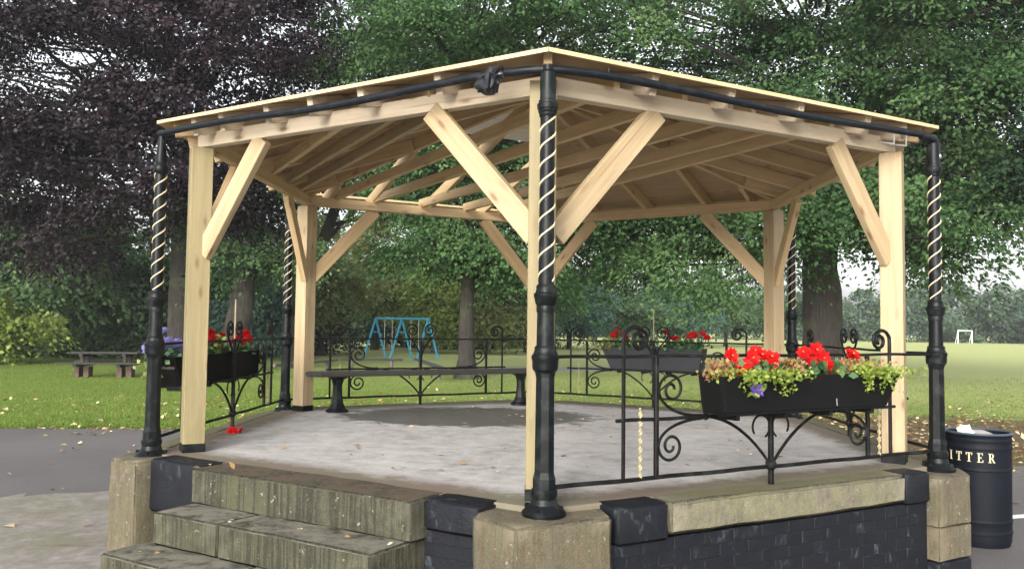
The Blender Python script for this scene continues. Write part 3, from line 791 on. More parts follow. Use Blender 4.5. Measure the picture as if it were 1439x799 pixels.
def sprays(rng, ells, nclus, per, spread, gap_thr=-.45, gap_sc=.7, shell=.55, seed=1, droop=.3, flat=.16, bough=1.0, per_bough=11):
    """leaf positions: boughs (flattened drooping domes) filled with sprays, sprays filled with leaves"""
    vol = np.array([e[1][0] * e[1][1] * e[1][2] for e in ells]) ** .75; vol /= vol.sum()
    nb = max(6, int(nclus / per_bough)); idx = rng.choice(len(ells), size=nb * 2, p=vol)
    c = np.array([e[0] for e in ells])[idx]; rad = np.array([e[1] for e in ells])[idx]
    d = unit(rng.normal(size=(nb * 2, 3))); r = 1 - (rng.random(nb * 2) ** 1.7) * shell
    B = c + d * rad * r[:, None]
    keep = gapnoise(B, seed, gap_sc) > gap_thr
    B = B[keep][:nb]; d = d[keep][:nb]; nb = len(B); BOUGHS.clear(); BOUGHS.extend(B.tolist())
    bt = np.clip(.5 + .25 * gapnoise(B, seed + 9, gap_sc * .9) + rng.normal(size=nb) * .16, 0, 1)
    bs = bough * (rng.random(nb) * .7 + .65)
    outb = unit(d * np.array([1, 1, .25]) + rng.normal(size=(nb, 3)) * .2)
    J = np.repeat(np.arange(nb), per_bough)
    a_ = rng.random(len(J)) * 2 * pi; q = np.sqrt(rng.random(len(J))) * bs[J]
    off = np.stack([np.cos(a_) * q, np.sin(a_) * q, rng.normal(size=len(J)) * .12 * bs[J] - .42 * q ** 2 / bs[J] + .2 * bs[J]], 1)
    off += outb[J] * (q * np.maximum(0, np.cos(a_)) * .3)[:, None]
    P = B[J] + off; m_ = len(P)
    rad_ = unit(off * np.array([1, 1, 0]) + 1e-6)
    pn = unit(rad_ * (q / bs[J])[:, None] * .75 + np.array([0, 0, .8]) + d[J] * .35 + rng.normal(size=(m_, 3)) * .22)
    outw = unit(rad_ + outb[J] * .6)
    ct = np.clip(bt[J] + rng.normal(size=m_) * .10, 0, 1)
    I = np.repeat(np.arange(m_), per)
    g = rng.normal(size=(len(I), 3)) * spread
    n_ = pn[I]; g = g - n_ * (np.sum(g * n_, 1) * (1 - flat))[:, None]
    ds = np.linalg.norm(g, axis=1)
    Q = P[I] + g + outw[I] * .15 * spread; Q[:, 2] -= droop * np.minimum(ds, 1.4 * spread) ** 2 / spread
    nn = unit(n_ + rng.normal(size=(len(I), 3)) * .42)
    dd = unit(g / (ds[:, None] + 1e-6) * .7 + outw[I] * .6 + rng.normal(size=(len(I), 3)) * .45 - np.array([0, 0, .45]))
    tint = ct[I] * .75 + rng.random(len(I)) * .35 - .05
    return Q, dd, nn, tint, P
def limb(b, p0, p1, r0, r1, rr, bend=.12, n=7, sides=7):
    p0 = Vector(p0); p1 = Vector(p1); ln = (p1 - p0).length; off = Vector((rr.uniform(-1, 1), rr.uniform(-1, 1), rr.uniform(0, 1))) * ln * bend
    pts = [p0.lerp(p1, i / n) + off * sin(pi * i / n) + Vector((rr.uniform(-1, 1), rr.uniform(-1, 1), 0)) * ln * .012 for i in range(n + 1)]
    b.tube(pts, [r0 + (r1 - r0) * i / n for i in range(n + 1)], sides); return pts
def tree(name, label, cat, base, tr, th, ells, nclus, per, spread, leaf, mat_, seed, bark=None, branches=6, group=None, lean=(0, 0), twigs=True, **kw):
    """ells are (centre relative to base, radii)"""
    bark = bark or M_bark
    t = thing(name, label, cat, base, 0, group); rng = np.random.default_rng(seed); rr = random.Random(seed)
    b = MB(); top = Vector((lean[0], lean[1], th))
    pts = []; rs = []
    for i in range(11):
        f = i / 10; pts.append(Vector((lean[0] * f ** 1.5 + rr.uniform(-.03, .03) * tr * 3, lean[1] * f ** 1.5, th * f)))
        rs.append(tr * (1 + .55 * max(0, 1 - f * 7) ** 2) * (1 - .38 * f) * rr.uniform(.96, 1.04))
    b.tube(pts, rs, 12); b.build('trunk', bark, t)
    Q, dd, nn, tint, P = sprays(rng, ells, nclus, per, spread, seed=seed, **kw)
    order = sorted(range(len(P)), key=lambda i: rr.random())
    for j in range(branches):
        f = .55 + .45 * j / max(1, branches - 1)
        st = pts[min(10, int(f * 10))]; tgt = Vector(P[order[j * 7 % len(P)]]); tgt = st.lerp(tgt, .85)
        b = MB(); q = limb(b, st, tgt, tr * .42 * (1.15 - .5 * f), tr * .07, rr)
        for q0 in (q[3], q[5]):
            tg2 = Vector(P[order[(j * 7 + 3) % len(P)]]); limb(b, q0, q0.lerp(tg2, .6), tr * .14, tr * .03, rr, n=5, sides=5)
        b.build('branch', bark, t)
    if twigs:
        b = MB()
        for c_ in BOUGHS:
            c_ = Vector(c_); ax = Vector((lean[0], lean[1], max(th * .55, min(c_.z - .6, th * 1.5)))); q0 = c_.lerp(ax, .55)
            b.tube([q0, q0.lerp(c_, .5) + Vector((rr.uniform(-.1, .1), rr.uniform(-.1, .1), .12)), c_, c_ + (c_ - ax).normalized() * .5 + Vector((0, 0, -.1))], [.05, .035, .022, .008], 4, caps=False)
        props(b.build('twigs', bark, t), kind='stuff')
    s = leaf * (rng.random(len(Q)) * .6 + .7)
    quads('crown', Q, dd, nn, s, s * .62, tint, mat_, t)
    return t

# ------------------------------------------------------------------ big trees
tree('copper_beech', 'tall dark purple-leaved tree spreading over the left of the park', 'tree', (-12.6, 21.5, G), .46, 9.0,
     [((-3, 0, 11.5), (8.5, 6.5, 7.5)), ((2.4, -1, 11.5), (4.0, 5.0, 6.5)), ((-5, -2, 6.9), (6.5, 5, 3.2)), ((1.2, -2, 6.8), (3.8, 4.5, 2.8))],
     3300, 50, .36, .15, M_copper, 11, branches=12, gap_thr=-.36, gap_sc=.6, shell=.75, bough=1.25)
tree('beech', 'dark trunked green tree standing under the purple tree behind the left flowers', 'tree', (-10.4, 21.0, G), .5, 5.6,
     [((-.5, 1.5, 5.2), (3.4, 3, 2.3)), ((2.0, 1.5, 4.6), (2.6, 2.5, 1.9))], 330, 56, .34, .145, M_bright, 12, branches=8, gap_thr=-.2, lean=(.5, .2))
tree('lime_tree', 'green broadleaf tree with a straight trunk behind the middle of the bandstand', 'tree', (-2.13, 18.8, G), .27, 6.5,
     [((1.0, 0, 9.8), (4.9, 5, 6.0)), ((.6, 0, 4.5), (3.2, 3.0, 1.6))],
     1900, 56, .34, .142, M_green, 13, branches=9, gap_thr=-.25, shell=.75, bough=1.15)
tree('ash_tree', 'sunlit pale green tree beyond the roof, right of the purple tree', 'tree', (-9.35, 24.4, G), .3, 8,
     [((4.9, -1, 11.5), (4.6, 4.5, 5.5)), ((5.4, -2, 8.8), (4.0, 3.5, 2.8))], 1450, 56, .34, .145, M_bright, 14, lean=(2.2, 0), branches=6, gap_thr=-.3, shell=.65, bough=1.15)
tree('horse_chestnut', 'massive thick trunked green tree behind the right side of the bandstand', 'tree', (9.65, 20.2, G), .72, 7.5,
     [((-2.2, 0, 10.0), (7.5, 6.5, 6.4)), ((3.2, -2, 10.8), (5.6, 6, 5.2)), ((-3.4, -2.5, 4.9), (4.4, 3.2, 2.1)), ((1.4, -4.0, 5.6), (3.0, 3.0, 2.1)), ((-6.2, 1.0, 5.2), (2.8, 2.8, 2.0)), ((3.6, -1.5, 6.7), (2.8, 3.2, 2.0)), ((2.5, -2.5, 5.0), (1.2, 1.8, 1.7)), ((4.6, -2.5, 5.6), (1.3, 1.6, 1.3))],
     3900, 54, .36, .148, M_green, 15, branches=12, gap_thr=-.3, shell=.75, droop=.6, bough=1.25)
tree('sycamore', 'dark green tree overhanging the far right of the view', 'tree', (18.6, 14.5, G), .45, 6.5,
     [((-.9, 0, 10.2), (4.6, 5, 5.0)), ((-.2, .5, 6.0), (2.3, 2.6, 1.8)), ((-3.2, .5, 5.2), (.9, 1.4, 1.7)), ((-4.6, .5, 7.6), (1.8, 2.6, 2.6))], 1000, 54, .36, .15, M_deep, 16, branches=8, gap_thr=-.3, shell=.7, droop=.6, bough=1.1)

# ------------------------------------------------------------------ woodland edge and smaller trees
wl = [(-70, 46, 8.5, 'first'), (18, 47, 7.6, ''), (92, 44, 7.2, ''), (150, 49, 8.6, ''), (214, 45, 7.4, ''), (285, 50, 8.8, ''), (345, 46, 7.0, ''), (412, 52, 8.4, '')]
wlab = ['dark woodland edge tree at the far left of the view', 'woodland edge tree behind the lime green bush', 'woodland edge tree beyond the left end of the picnic table',
        'taller woodland edge tree beyond the picnic table', 'woodland edge tree seen beside the left iron column', 'woodland edge tree behind the left timber post', 'woodland edge tree behind the left flower trough',
        'woodland edge tree seen beside the rear left timber post']
for i, (u, d, h, _) in enumerate(wl):
    p = polar(u, d); r_ = random.Random(40 + i)
    tree('woodland_tree', wlab[i], 'tree', p, .22, h * .5, [((0, 0, h * .55), (2.6 + r_.random() * .8, 2.4, h * .46)), ((r_.uniform(-1.2, 1.2), -.8, h * .27), (2.7, 2.2, h * .27))],
         420, 34, .5, .25, (M_wood_g, M_green, M_bright)[i % 3] if i % 4 else M_wood_g, 50 + i, branches=4, gap_thr=-.55, group='trees along the woodland edge')
for i, (u, d, h, w_, m_, lab) in enumerate([
        (4, 38, 3.4, 1.5, M_lime, 'bright lime green bush at the left edge of the lawn'),
        (364, 42, 3.8, 1.25, M_blueg, 'small blue green conifer behind the left flower trough'),
        (452, 47, 8.2, 2.6, M_olive, 'olive green tree left of the blue swings'),
        (528, 58, 11.0, 3.4, M_olive, 'pale olive tree behind the left end of the swings'),
        (612, 53, 4.9, 1.9, M_lime, 'yellow green small tree behind the right end of the swings'),
        (590, 62, 11.5, 3.6, M_wood_g, 'taller green tree behind the swings'),
        (688, 52, 5.0, 1.8, M_olive, 'olive green tree right of the lime tree trunk'),
        (742, 56, 7.5, 2.9, M_wood_g, 'green tree hidden partly by the front timber post'),
        (800, 66, 6.6, 3.3, M_blueg, 'blue green tree right of the front column'),
        (868, 74, 7.2, 3.6, M_wood_g, 'green tree above the left end of the grey planter'),
        (940, 80, 7.4, 3.9, M_blueg, 'blue green tree above the middle of the grey planter'),
        (1020, 86, 7.8, 4.2, M_wood_g, 'green tree left of the rear right timber post'),
        (1085, 92, 8.0, 4.4, M_deep, 'dark tree behind the rear right timber post')]):
    tree('small_tree' if i else 'bush', lab, 'tree' if i else 'bush', polar(u, d), .13 + .008 * h, h * .55, [((0, 0, h * .62), (w_, w_, h * .38)), ((.3 * w_, -.3 * w_, h * .42), (w_ * .8, w_ * .8, h * .26))] if i != 0 else [((0, 0, 1.7), (1.5, 1.4, 1.7)), ((-1.6, 0, 1.8), (1.6, 1.5, 1.8))],
         330 if i > 2 else 240, 34, .34 + .02 * h, .16 + .012 * h, m_, 80 + i, bark=M_bark2 if i in (4, 6) else M_bark, branches=4, gap_thr=-.5)
# undergrowth under the woodland edge, and the far woods: masses nobody could count
rng = np.random.default_rng(5)
ells = []
for u in range(-120, 470, 22):
    p = polar(u, 50 + 3 * sin(u)); ells.append(((p.x, p.y, G + .9), (1.5, 1.2, 1.3)))
for u in range(470, 770, 26):
    p = polar(u, 64 + 3 * sin(u)); ells.append(((p.x, p.y, G + 1.2), (2.0, 1.4, 1.7)))
Q, dd, nn, ti, P = sprays(rng, ells, 1500, 26, .5, gap_thr=-1.5, seed=6)
s = .26 * (rng.random(len(Q)) * .6 + .7)
props(quads('undergrowth', Q, dd, nn, s, s * .6, ti, M_deep), kind='stuff')
ells = []; fr = random.Random(9)
for u in range(760, 1620, 15):
    d = 165 + fr.uniform(-12, 12); p = polar(u, d); h = fr.uniform(7.2, 9.8) + (2.6 if 1270 < u < 1350 else 0) + (1.5 if u > 1380 else 0)
    ells.append(((p.x, p.y, G + h * .52), (3.4, 3.0, h * .5)))
for u in range(-200, 780, 15):
    d = 95 + fr.uniform(-8, 8); p = polar(u, d); h = fr.uniform(7.5, 9.5); ells.append(((p.x, p.y, G + h * .5), (2.6, 2.4, h * .5)))
Q, dd, nn, ti, P = sprays(rng, ells, 7500, 20, .9, gap_thr=-1.2, seed=8, shell=.4)
s = .62 * (rng.random(len(Q)) * .6 + .7)
props(quads('far_woodland', Q, dd, nn, s, s * .65, ti, M_far), kind='stuff')

# ------------------------------------------------------------------ flower troughs and plants
def side_obj(k):
    A, e, n = sideframe(k); return A, atan2(e.y, e.x)
def trough(k, s0, s1, zb, zt, m_, label, tap0=.04, tap1=.14):
    A, rz = side_obj(k)
    t = thing('flower_trough', label, 'planter', (A.x, A.y, 0), rz, 'flower troughs hung on the railings')
    yi, yo, w = -.045, -.25, .018
    def quadpanel(name, p):      # p: four outer corners + thickness direction
        b = MB(); a, c_, d_, e_, th = p
        th = Vector(th); vs = [Vector(x) for x in (a, c_, d_, e_)]; vs += [v + th for v in vs]
        b.add(vs, [(3, 2, 1, 0), (4, 5, 6, 7), (0, 1, 5, 4), (1, 2, 6, 5), (2, 3, 7, 6), (3, 0, 4, 7)])
        return link(name, bevelled(b.mesh(name), .003), t, m_)
    for nm, y, th in (('front_panel', yo, (0, w, 0)), ('back_panel', yi - w, (0, w, 0))):
        quadpanel(nm, ((s0 + tap0, y, zb), (s1 - tap1, y, zb), (s1, y, zt), (s0, y, zt), th))
    for a, c_, th in ((s0 + tap0, s0, (w, 0, 0)), (s1 - tap1, s1, (-w, 0, 0))):
        quadpanel('end_panel', ((a, yo + w + .001, zb), (a, yi - w - .001, zb), (c_, yi - w - .001, zt), (c_, yo + w + .001, zt), th))
    b = MB(); b.box(((s0 + tap0 + s1 - tap1) / 2, (yi + yo) / 2, zb - .008), (s1 - s0 - tap0 - tap1 - .01, abs(yo - yi) - .006, .014)); b.build('base', m_, t)
    b = MB(); b.box(((s0 + s1) / 2, (yi + yo) / 2, zt - .07), (s1 - s0 - .09, abs(yo - yi) - 2 * w - .004, .06)); b.build('soil', M_soil, t)
    for f in (.08, .36, .64, .92):
        b = MB(); b.box((s0 + tap0 + (s1 - s0 - tap0 - tap1) * f, (yi + yo) / 2, zb - .032), (.03, .16, .032)); b.build('foot', M_iron2, t)
    b = MB(); b.tube([(s0 + (s1 - s0) * .6, yo - .004, zb + .06), (s0 + (s1 - s0) * .6, yo - .007, zb + .015)], .004, 6); b.build('drip_stain', M_drip, t)
    return t
trough(0, 1.03, 2.60, .49, .70, M_trough, 'long black flower trough full of red flowers at the front right', .03, .15)
trough(2, L - 2.27, L - .93, .455, .735, M_trough2, 'grey blue planter on the rear right railing')
trough(4, L - 2.55, L - .46, .45, .695, M_trough, 'dark flower trough hung outside the left railing with lilac and red flowers')

def wpt(k, s, o, z): x, y = sp(k, s, o); return np.array([x, y, z])
prng = np.random.default_rng(21)
def tuft(parent, name, n_, rad, hgt, ln, m_, base=(0, 0, 0), up_=.6, hang=0.0):
    g = prng.normal(size=(n_, 3)) * np.array([rad, rad, 0]) * .6; g[:, 2] = prng.random(n_) * hgt - np.maximum(0, hang) * prng.random(n_)
    g += np.array(base)
    D = unit(prng.normal(size=(n_, 3)) + np.array([0, 0, up_])); Nn = unit(prng.normal(size=(n_, 3)) + np.array([0, -.6, .8]))
    s = ln * (prng.random(n_) * .6 + .7)
    return quads(name, g, D, Nn, s, s * .75, prng.random(n_), m_, parent)
def flower(parent, loc, r, m_, centre=True):
    ax = unit(np.array([-.25, -.9, .45]) + prng.normal(size=3) * .3)
    a = unit(np.cross(ax, [0, 0, 1.0])); b_ = np.cross(ax, a)
    P = []; D = []; Nn = []; T = []; ln = []
    for ring, (cnt, tilt, sc) in enumerate(((8, .15, 1.0), (7, .5, .85), (5, .95, .6))):
        for i in range(cnt):
            an = 2 * pi * (i + .5 * ring) / cnt + prng.normal() * .15
            rd = a * cos(an) + b_ * sin(an); D.append(rd * cos(tilt) + ax * sin(tilt)); Nn.append(ax * cos(tilt) - rd * sin(tilt))
            P.append(np.array(loc) + ax * ring * .004 + rd * r * .08); T.append(.25 + .3 * ring + prng.normal() * .12); ln.append(r * sc)
    o = quads('flower', np.array(P), np.array(D), np.array(Nn), np.array(ln), np.array(ln) * .85, np.array(T), m_, parent, .2)
    if centre:
        b = MB(); b.lathe([(-.004, r * .07), (.004, r * .10), (.008, r * .04)], 6); c = b.build('flower_centre', M_yell, o)
        c.location = Vector(np.array(loc) + ax * r * .35); c.rotation_euler = Vector(ax).to_track_quat('Z', 'Y').to_euler()
    return o
def plant(name, label, cat, k, s, o, z, group=None):
    x, y = sp(k, s, o); return thing(name, label, cat, (x, y, z), sideframe(k) and atan2(sideframe(k)[1].y, sideframe(k)[1].x), group)
def begonia(k, s, label, flw, m_=M_red, r=.052, zs=.66, o=.15, n_=55, group='red flowering plants in the troughs'):
    t = plant('flowering_plant', label, 'plant', k, s, o, zs, group)
    tuft(t, 'foliage', n_, .09, .09, .055, M_begleaf, up_=.9)
    for ds, dz, dy in flw:
        flower(t, (ds, dy, dz), r * prng.uniform(.85, 1.15), m_)
        b = MB(); b.tube([(ds * .3, -.0, .0), (ds * .8, dy * .5, dz * .6), (ds, dy + .012, dz - .006)], .004, 5); b.build('stem', M_begleaf, t)
    return t
fl1 = [(1.19, .815, 0), (1.27, .76, -.03), (1.33, .74, .02), (1.36, .80, 0), (1.46, .81, .02), (1.50, .745, 0), (1.43, .835, .04), (1.50, .80, -.02), (1.24, .735, -.03)]
begonia(0, 1.30, 'red flowering plant at the left of the front black trough', [(s - 1.30, z - .66, y) for s, z, y in fl1 if s < 1.38])
begonia(0, 1.46, 'red flowering plant just left of the trough centre, below the rear post', [(s - 1.46, z - .66, y) for s, z, y in fl1 if s >= 1.38])
fl2 = [(1.80, .83, 0), (1.87, .765, 0), (1.95, .80, -.02), (1.93, .845, .02), (1.98, .745, -.03), (2.04, .69, -.05), (2.0, .715, 0), (1.90, .75, .03)]
begonia(0, 1.83, 'red flowering plant right of the trough centre, in front of the big trunk', [(s - 1.83, z - .66, y) for s, z, y in fl2 if s < 1.92])
begonia(0, 1.99, 'drooping red flowering plant in the right half of the front trough', [(s - 1.99, z - .66, y) for s, z, y in fl2 if s >= 1.92] + [(.28, .15, .02)])
for s, lab in ((1.09, 'bronze feathery plant at the left end of the front trough'), (1.68, 'bronze feathery plant in the middle of the front trough'), (2.16, 'bronze feathery plant at the right of the front trough')):
    t = plant('feathery_plant', lab, 'plant', 0, s, .15, .66, 'bronze feathery plants in the front trough'); tuft(t, 'foliage', 340, .07, .12, .026, M_bronze, up_=1.4)
for s, lab, w_ in ((1.24, 'lime green trailing plant spilling over the front of the trough on the left', .12), (1.50, 'lime green trailing plant spilling over the front trough near its middle', .13), (2.40, 'pale green trailing plant at the right end of the front trough', .15), (2.26, 'lime trailing plant hanging down the front right of the trough', .05)):
    t = plant('trailing_plant', lab, 'plant', 0, s, .24, .69, 'lime green trailing plants in the front trough')
    tuft(t, 'foliage', 480, w_ * 1.15, .055, .026, M_trail, (0, .02, -.015), up_=.3)
    o = tuft(t, 'hanging_stems', 110, w_ * .5, .03, .022, M_trail, (0, -.02, -.01), up_=-.2, hang=.10); props(o, kind='stuff')
t = plant('airy_plant', 'pale green airy plant behind the trailing stems at the right end', 'plant', 0, 2.36, .12, .68); tuft(t, 'foliage', 220, .16, .10, .024, M_bronze, up_=1.0); tuft(t, 'leaves', 220, .16, .08, .026, M_trail, up_=1.0)
t = plant('petunia_plant', 'single purple flower hanging on the front of the black trough', 'flower', 0, 1.26, .27, .60); flower(t, (0, -.02, .02), .045, M_purple, False); tuft(t, 'foliage', 25, .04, .04, .04, M_trail)
# left trough
for s, lab, hh in ((L - .50, 'lilac flower mass at the near end of the left trough', .13), (L - .78, 'lilac flower mass in the left trough beside the timber post', .11)):
    t = plant('lilac_plant', lab, 'plant', 4, s, .17, .66, 'lilac flowering plants'); tuft(t, 'foliage', 60, .12, .08, .06, M_begleaf)
    for i in range(22): flower(t, (prng.normal() * .11, prng.normal() * .06 - .02, hh + prng.normal() * .035), .045, M_lilac, False)
    tuft(t, 'trailing_leaves', 60, .08, .02, .05, M_olive, (0, -.07, -.03), hang=.12)
for s, lab, m_ in ((L - 1.38, 'red flowering plant in the left trough just right of the timber post', M_red), (L - 1.70, 'red flowering plant in the middle of the left trough', M_red), (L - 2.30, 'red flowering plant at the far end of the left trough', M_red)):
    begonia(4, s, lab, [(prng.normal() * .08, .11 + prng.random() * .10, prng.normal() * .04) for _ in range(9)], m_, .058)
t = plant('yellow_plant', 'yellow green leafy plant between the red flowers in the left trough', 'plant', 4, L - 1.5, .15, .68); tuft(t, 'foliage', 110, .08, .18, .05, M_lime)
# rear planter
for s, lab in ((L - .98, 'dark leaved plant at the left end of the grey planter'), (L - 1.35, 'dark leaved plant in the middle left of the grey planter'), (L - 2.05, 'dark leaved plant at the right end of the grey planter')):
    t = plant('leafy_plant', lab, 'plant', 2, s, .15, .69, 'dark leafy plants in the grey planter'); tuft(t, 'foliage', 150, .19, .13, .06, M_olive if s > L - 1 else M_begleaf, up_=1.0)
for s, lab in ((L - 1.85, 'red flowering plant in the grey planter, left of the rear right post'), (L - 2.14, 'second red flowering plant in the grey planter, nearer the rear right post'), (L - 1.15, 'brownish red flowering plant at the left of the grey planter')):
    begonia(2, s, lab, [(prng.normal() * .09, .14 + prng.random() * .12, prng.normal() * .04) for _ in range(4)], M_red, .05, .69)
# fallen petals on the floor
t = thing('fallen_flower', 'fallen red flower head lying on the platform floor by the left railing', 'flower', (-2.70, -.45, .006))
for i in range(4): flower(t, (i * .032 - .05 + prng.normal() * .01, prng.normal() * .02, .014), .038, M_red, False)

# ------------------------------------------------------------------ litter bin
bx, by = 3.52, -1.03
lb = thing('litter_bin', 'round black litter bin with cream lettering beside the right pier', 'bin', (bx, by, G)); lb.scale = (.93, .93, .982)
b = MB(); b.lathe([(.0, .228), (.03, .236), (.05, .242), (.10, .244), (.108, .250), (.125, .250), (.133, .244), (.19, .246), (.198, .251), (.212, .251), (.22, .246), (.60, .250), (.607, .256), (.622, .256), (.63, .251), (.77, .252), (.777, .257), (.792, .257), (.80, .252), (.83, .252), (.838, .256), (.85, .256), (.858, .252), (.875, .255), (.888, .262), (.896, .258), (.893, .243), (.86, .238), (.30, .23), (.29, .001)], 40, caps=False)
M_bin = plain('bin_blue_black_plastic', (.004, .0055, .009), .6, .4, 7); M_bin.node_tree.nodes['Principled BSDF'].inputs['Specular IOR Level'].default_value = .15
b.build('body', M_bin, lb)
b = MB(); b.lathe([(.888, .2635), (.896, .2665), (.903, .262), (.903, .244), (.896, .239), (.888, .243)], 40, caps=False); b.build('rim', plain('bin_rim', (.05, .065, .09), .4, .3, 9), lb)
view = atan2(CY - by, CX - bx)
def letter_polys(ch):
    q = []; W_ = .16; sf = .055
    def rect(x0, y0, x1, y1):
        k = max(1, int((x1 - x0) / .14))
        for i in range(k): q.append([(x0 + (x1 - x0) * i / k, y0), (x0 + (x1 - x0) * (i + 1) / k, y0), (x0 + (x1 - x0) * (i + 1) / k, y1), (x0 + (x1 - x0) * i / k, y1)])
    if ch == 'L':
        rect(.14, sf, .14 + W_, 1 - sf); rect(.02, 1 - sf, .42, 1); rect(.02, 0, .72, sf); q.append([(.60, sf), (.72, sf), (.72, .30), (.68, .30)])
    if ch == 'I':
        rect(.30, sf, .30 + W_, 1 - sf); rect(.16, 0, .60, sf); rect(.16, 1 - sf, .60, 1)
    if ch == 'T':
        rect(.30, sf, .30 + W_, .93); rect(.16, 0, .60, sf); rect(.0, .93, .76, 1); q.append([(.0, .93), (.04, .72), (.08, .72), (.12, .93)]); q.append([(.64, .93), (.68, .72), (.72, .72), (.76, .93)])
    if ch == 'E':
        rect(.14, sf, .14 + W_, 1 - sf); rect(.02, 0, .70, sf); rect(.02, 1 - sf, .66, 1); rect(.30, .47, .50, .53); rect(.46, .40, .51, .60)
        q.append([(.58, sf), (.70, sf), (.72, .27), (.68, .27)]); q.append([(.56, 1 - sf), (.62, .75), (.66, .75), (.66, 1 - sf)])
    if ch == 'R':
        rect(.14, sf, .14 + W_, 1 - sf); rect(.02, 0, .42, sf); rect(.02, 1 - sf, .34, 1); rect(.30, .48, .40, .54); rect(.30, 1 - sf, .40, 1)
        for i in range(8):
            a0 = -pi / 2 + pi * i / 8; a1 = -pi / 2 + pi * (i + 1) / 8
            q.append([(.38 + .13 * cos(a0), .74 + .20 * sin(a0)), (.38 + .28 * cos(a0), .74 + .26 * sin(a0)), (.38 + .28 * cos(a1), .74 + .26 * sin(a1)), (.38 + .13 * cos(a1), .74 + .20 * sin(a1))])
        q.append([(.36, .49), (.62, .0), (.80, .0), (.52, .50)]); rect(.62, 0, .84, .05)
    return q
pitch_ = .083 / .253; H_ = .072; W0 = .066
for i, ch in enumerate('LITTER'):
    ac = view + Rd(22) + (i - 5) * pitch_           # letters run left to right seen from outside
    b = MB()
    for poly in letter_polys(ch):
        vs = []
        for rr_ in (.2500, .2560):
            for (x, y) in poly:
                an = ac + (x - .38) * W0 / .253
                vs.append((rr_ * cos(an), rr_ * sin(an), .678 + y * H_))
        n_ = len(poly); b.add(vs, [tuple(range(n_ - 1, -1, -1)), tuple(range(n_, 2 * n_))] + [(j, (j + 1) % n_, n_ + (j + 1) % n_, n_ + j) for j in range(n_)])
    b.build('letter', M_letter, lb)
bm = bmesh.new(); bmesh.ops.create_icosphere(bm, subdivisions=2, radius=1)
for v in bm.verts: v.co = Vector((v.co.x * .07, v.co.y * .03, v.co.z * .045)) * (1 + br.uniform(-.25, .25))
me = bpy.data.meshes.new('paper'); bm.to_mesh(me); bm.free()
o = link('crumpled_paper', me, None, M_paper); props(o, 'crumpled white paper sticking out of the top of the litter bin', 'litter'); o.location = (bx - .15, by - .10, G + .90); o.rotation_euler = (.3, .5, .2)
b = MB(); b.lathe([(.0, .12), (.02, .2), (.05, .15), (.09, .05)], 9)
o = b.build('rubbish_heap', plain('rubbish', (.35, .31, .28), .9, .5, 9)); props(o, 'heap of pale rubbish inside the litter bin', 'litter'); o.location = (bx, by, G + .80)

# ------------------------------------------------------------------ benches, table, swings, goal
def slab_legs(name, label, cat, p0, p1, w, ztop, thick, legs, m_, mleg, group=None, zbase=0.0, ends=None):
    p0 = Vector(p0); p1 = Vector(p1); d = p1 - p0; ln = d.length; c = (p0 + p1) / 2
    t = thing(name, label, cat, (c.x, c.y, zbase), atan2(d.y, d.x), group)
    return t, ln
A, e, n = sideframe(3)
p0 = Vector((-2.52, 1.30, 0)); p1 = Vector((-.10, 2.72, 0))
p0 = A.lerp(hexv(4), .965) - n * .52; p1 = A.lerp(hexv(4), .05) - n * .52
t, ln = slab_legs('bench', 'long backless bench with dark seat on two pedestals at the rear left of the platform', 'bench', p0, p1, .36, .45, .05, 2, M_slate, M_iron)
b = MB(); b.prism([(-ln / 2, -.10), (-ln / 2 + .10, -.17), (ln / 2 - .10, -.17), (ln / 2, -.10), (ln / 2, .10), (ln / 2 - .10, .17), (-ln / 2 + .10, .17), (-ln / 2, .10)], .40, .45)
link('seat', bevelled(b.mesh('seat'), .012, 2), t, M_slate)
for x in (-ln / 2 + .34, ln / 2 - .36):
    b = MB(); b.lathe([(0, .125), (.02, .125), (.04, .095), (.10, .068), (.20, .054), (.30, .052), (.36, .068), (.385, .11), (.40, .12)], 8, smooth=False)
    o = b.build('leg', M_iron, t); o.location = (x, 0, 0); o.rotation_euler = (0, 0, Rd(22.5))
# picnic table
t = thing('picnic_table', 'dark picnic table with brown feet on the lawn at the left', 'table', (-13.1, 17.4, G), Rd(8))
for i in range(5):
    b = MB(); b.box((0, -.30 + i * .15, .735), (2.05, .142, .045)); link('top_plank', bevelled(b.mesh('plank'), .005), t, M_slate)
for y in (-.72, .72):
    for q in (-.075, .075):
        b = MB(); b.box((0, y + q, .44), (2.35, .142, .045)); link('seat_plank', bevelled(b.mesh('plank'), .005), t, M_slate)
for x in (-.62, .62):
    b = MB(); b.box((x, 0, .67), (.10, .70, .085)); b.box((x, 0, .375), (.10, 1.6, .085)); b.box((x, -.22, .50), (.095, .10, .3)); b.box((x, .22, .50), (.095, .10, .3)); b.build('trestle', M_slate, t)
    for q in (-.14, .14):
        b = MB(); b.box((x + q, -.1, .165), (.15, .35, .33)); link('foot', bevelled(b.mesh('foot'), .01), t, M_tbrick)
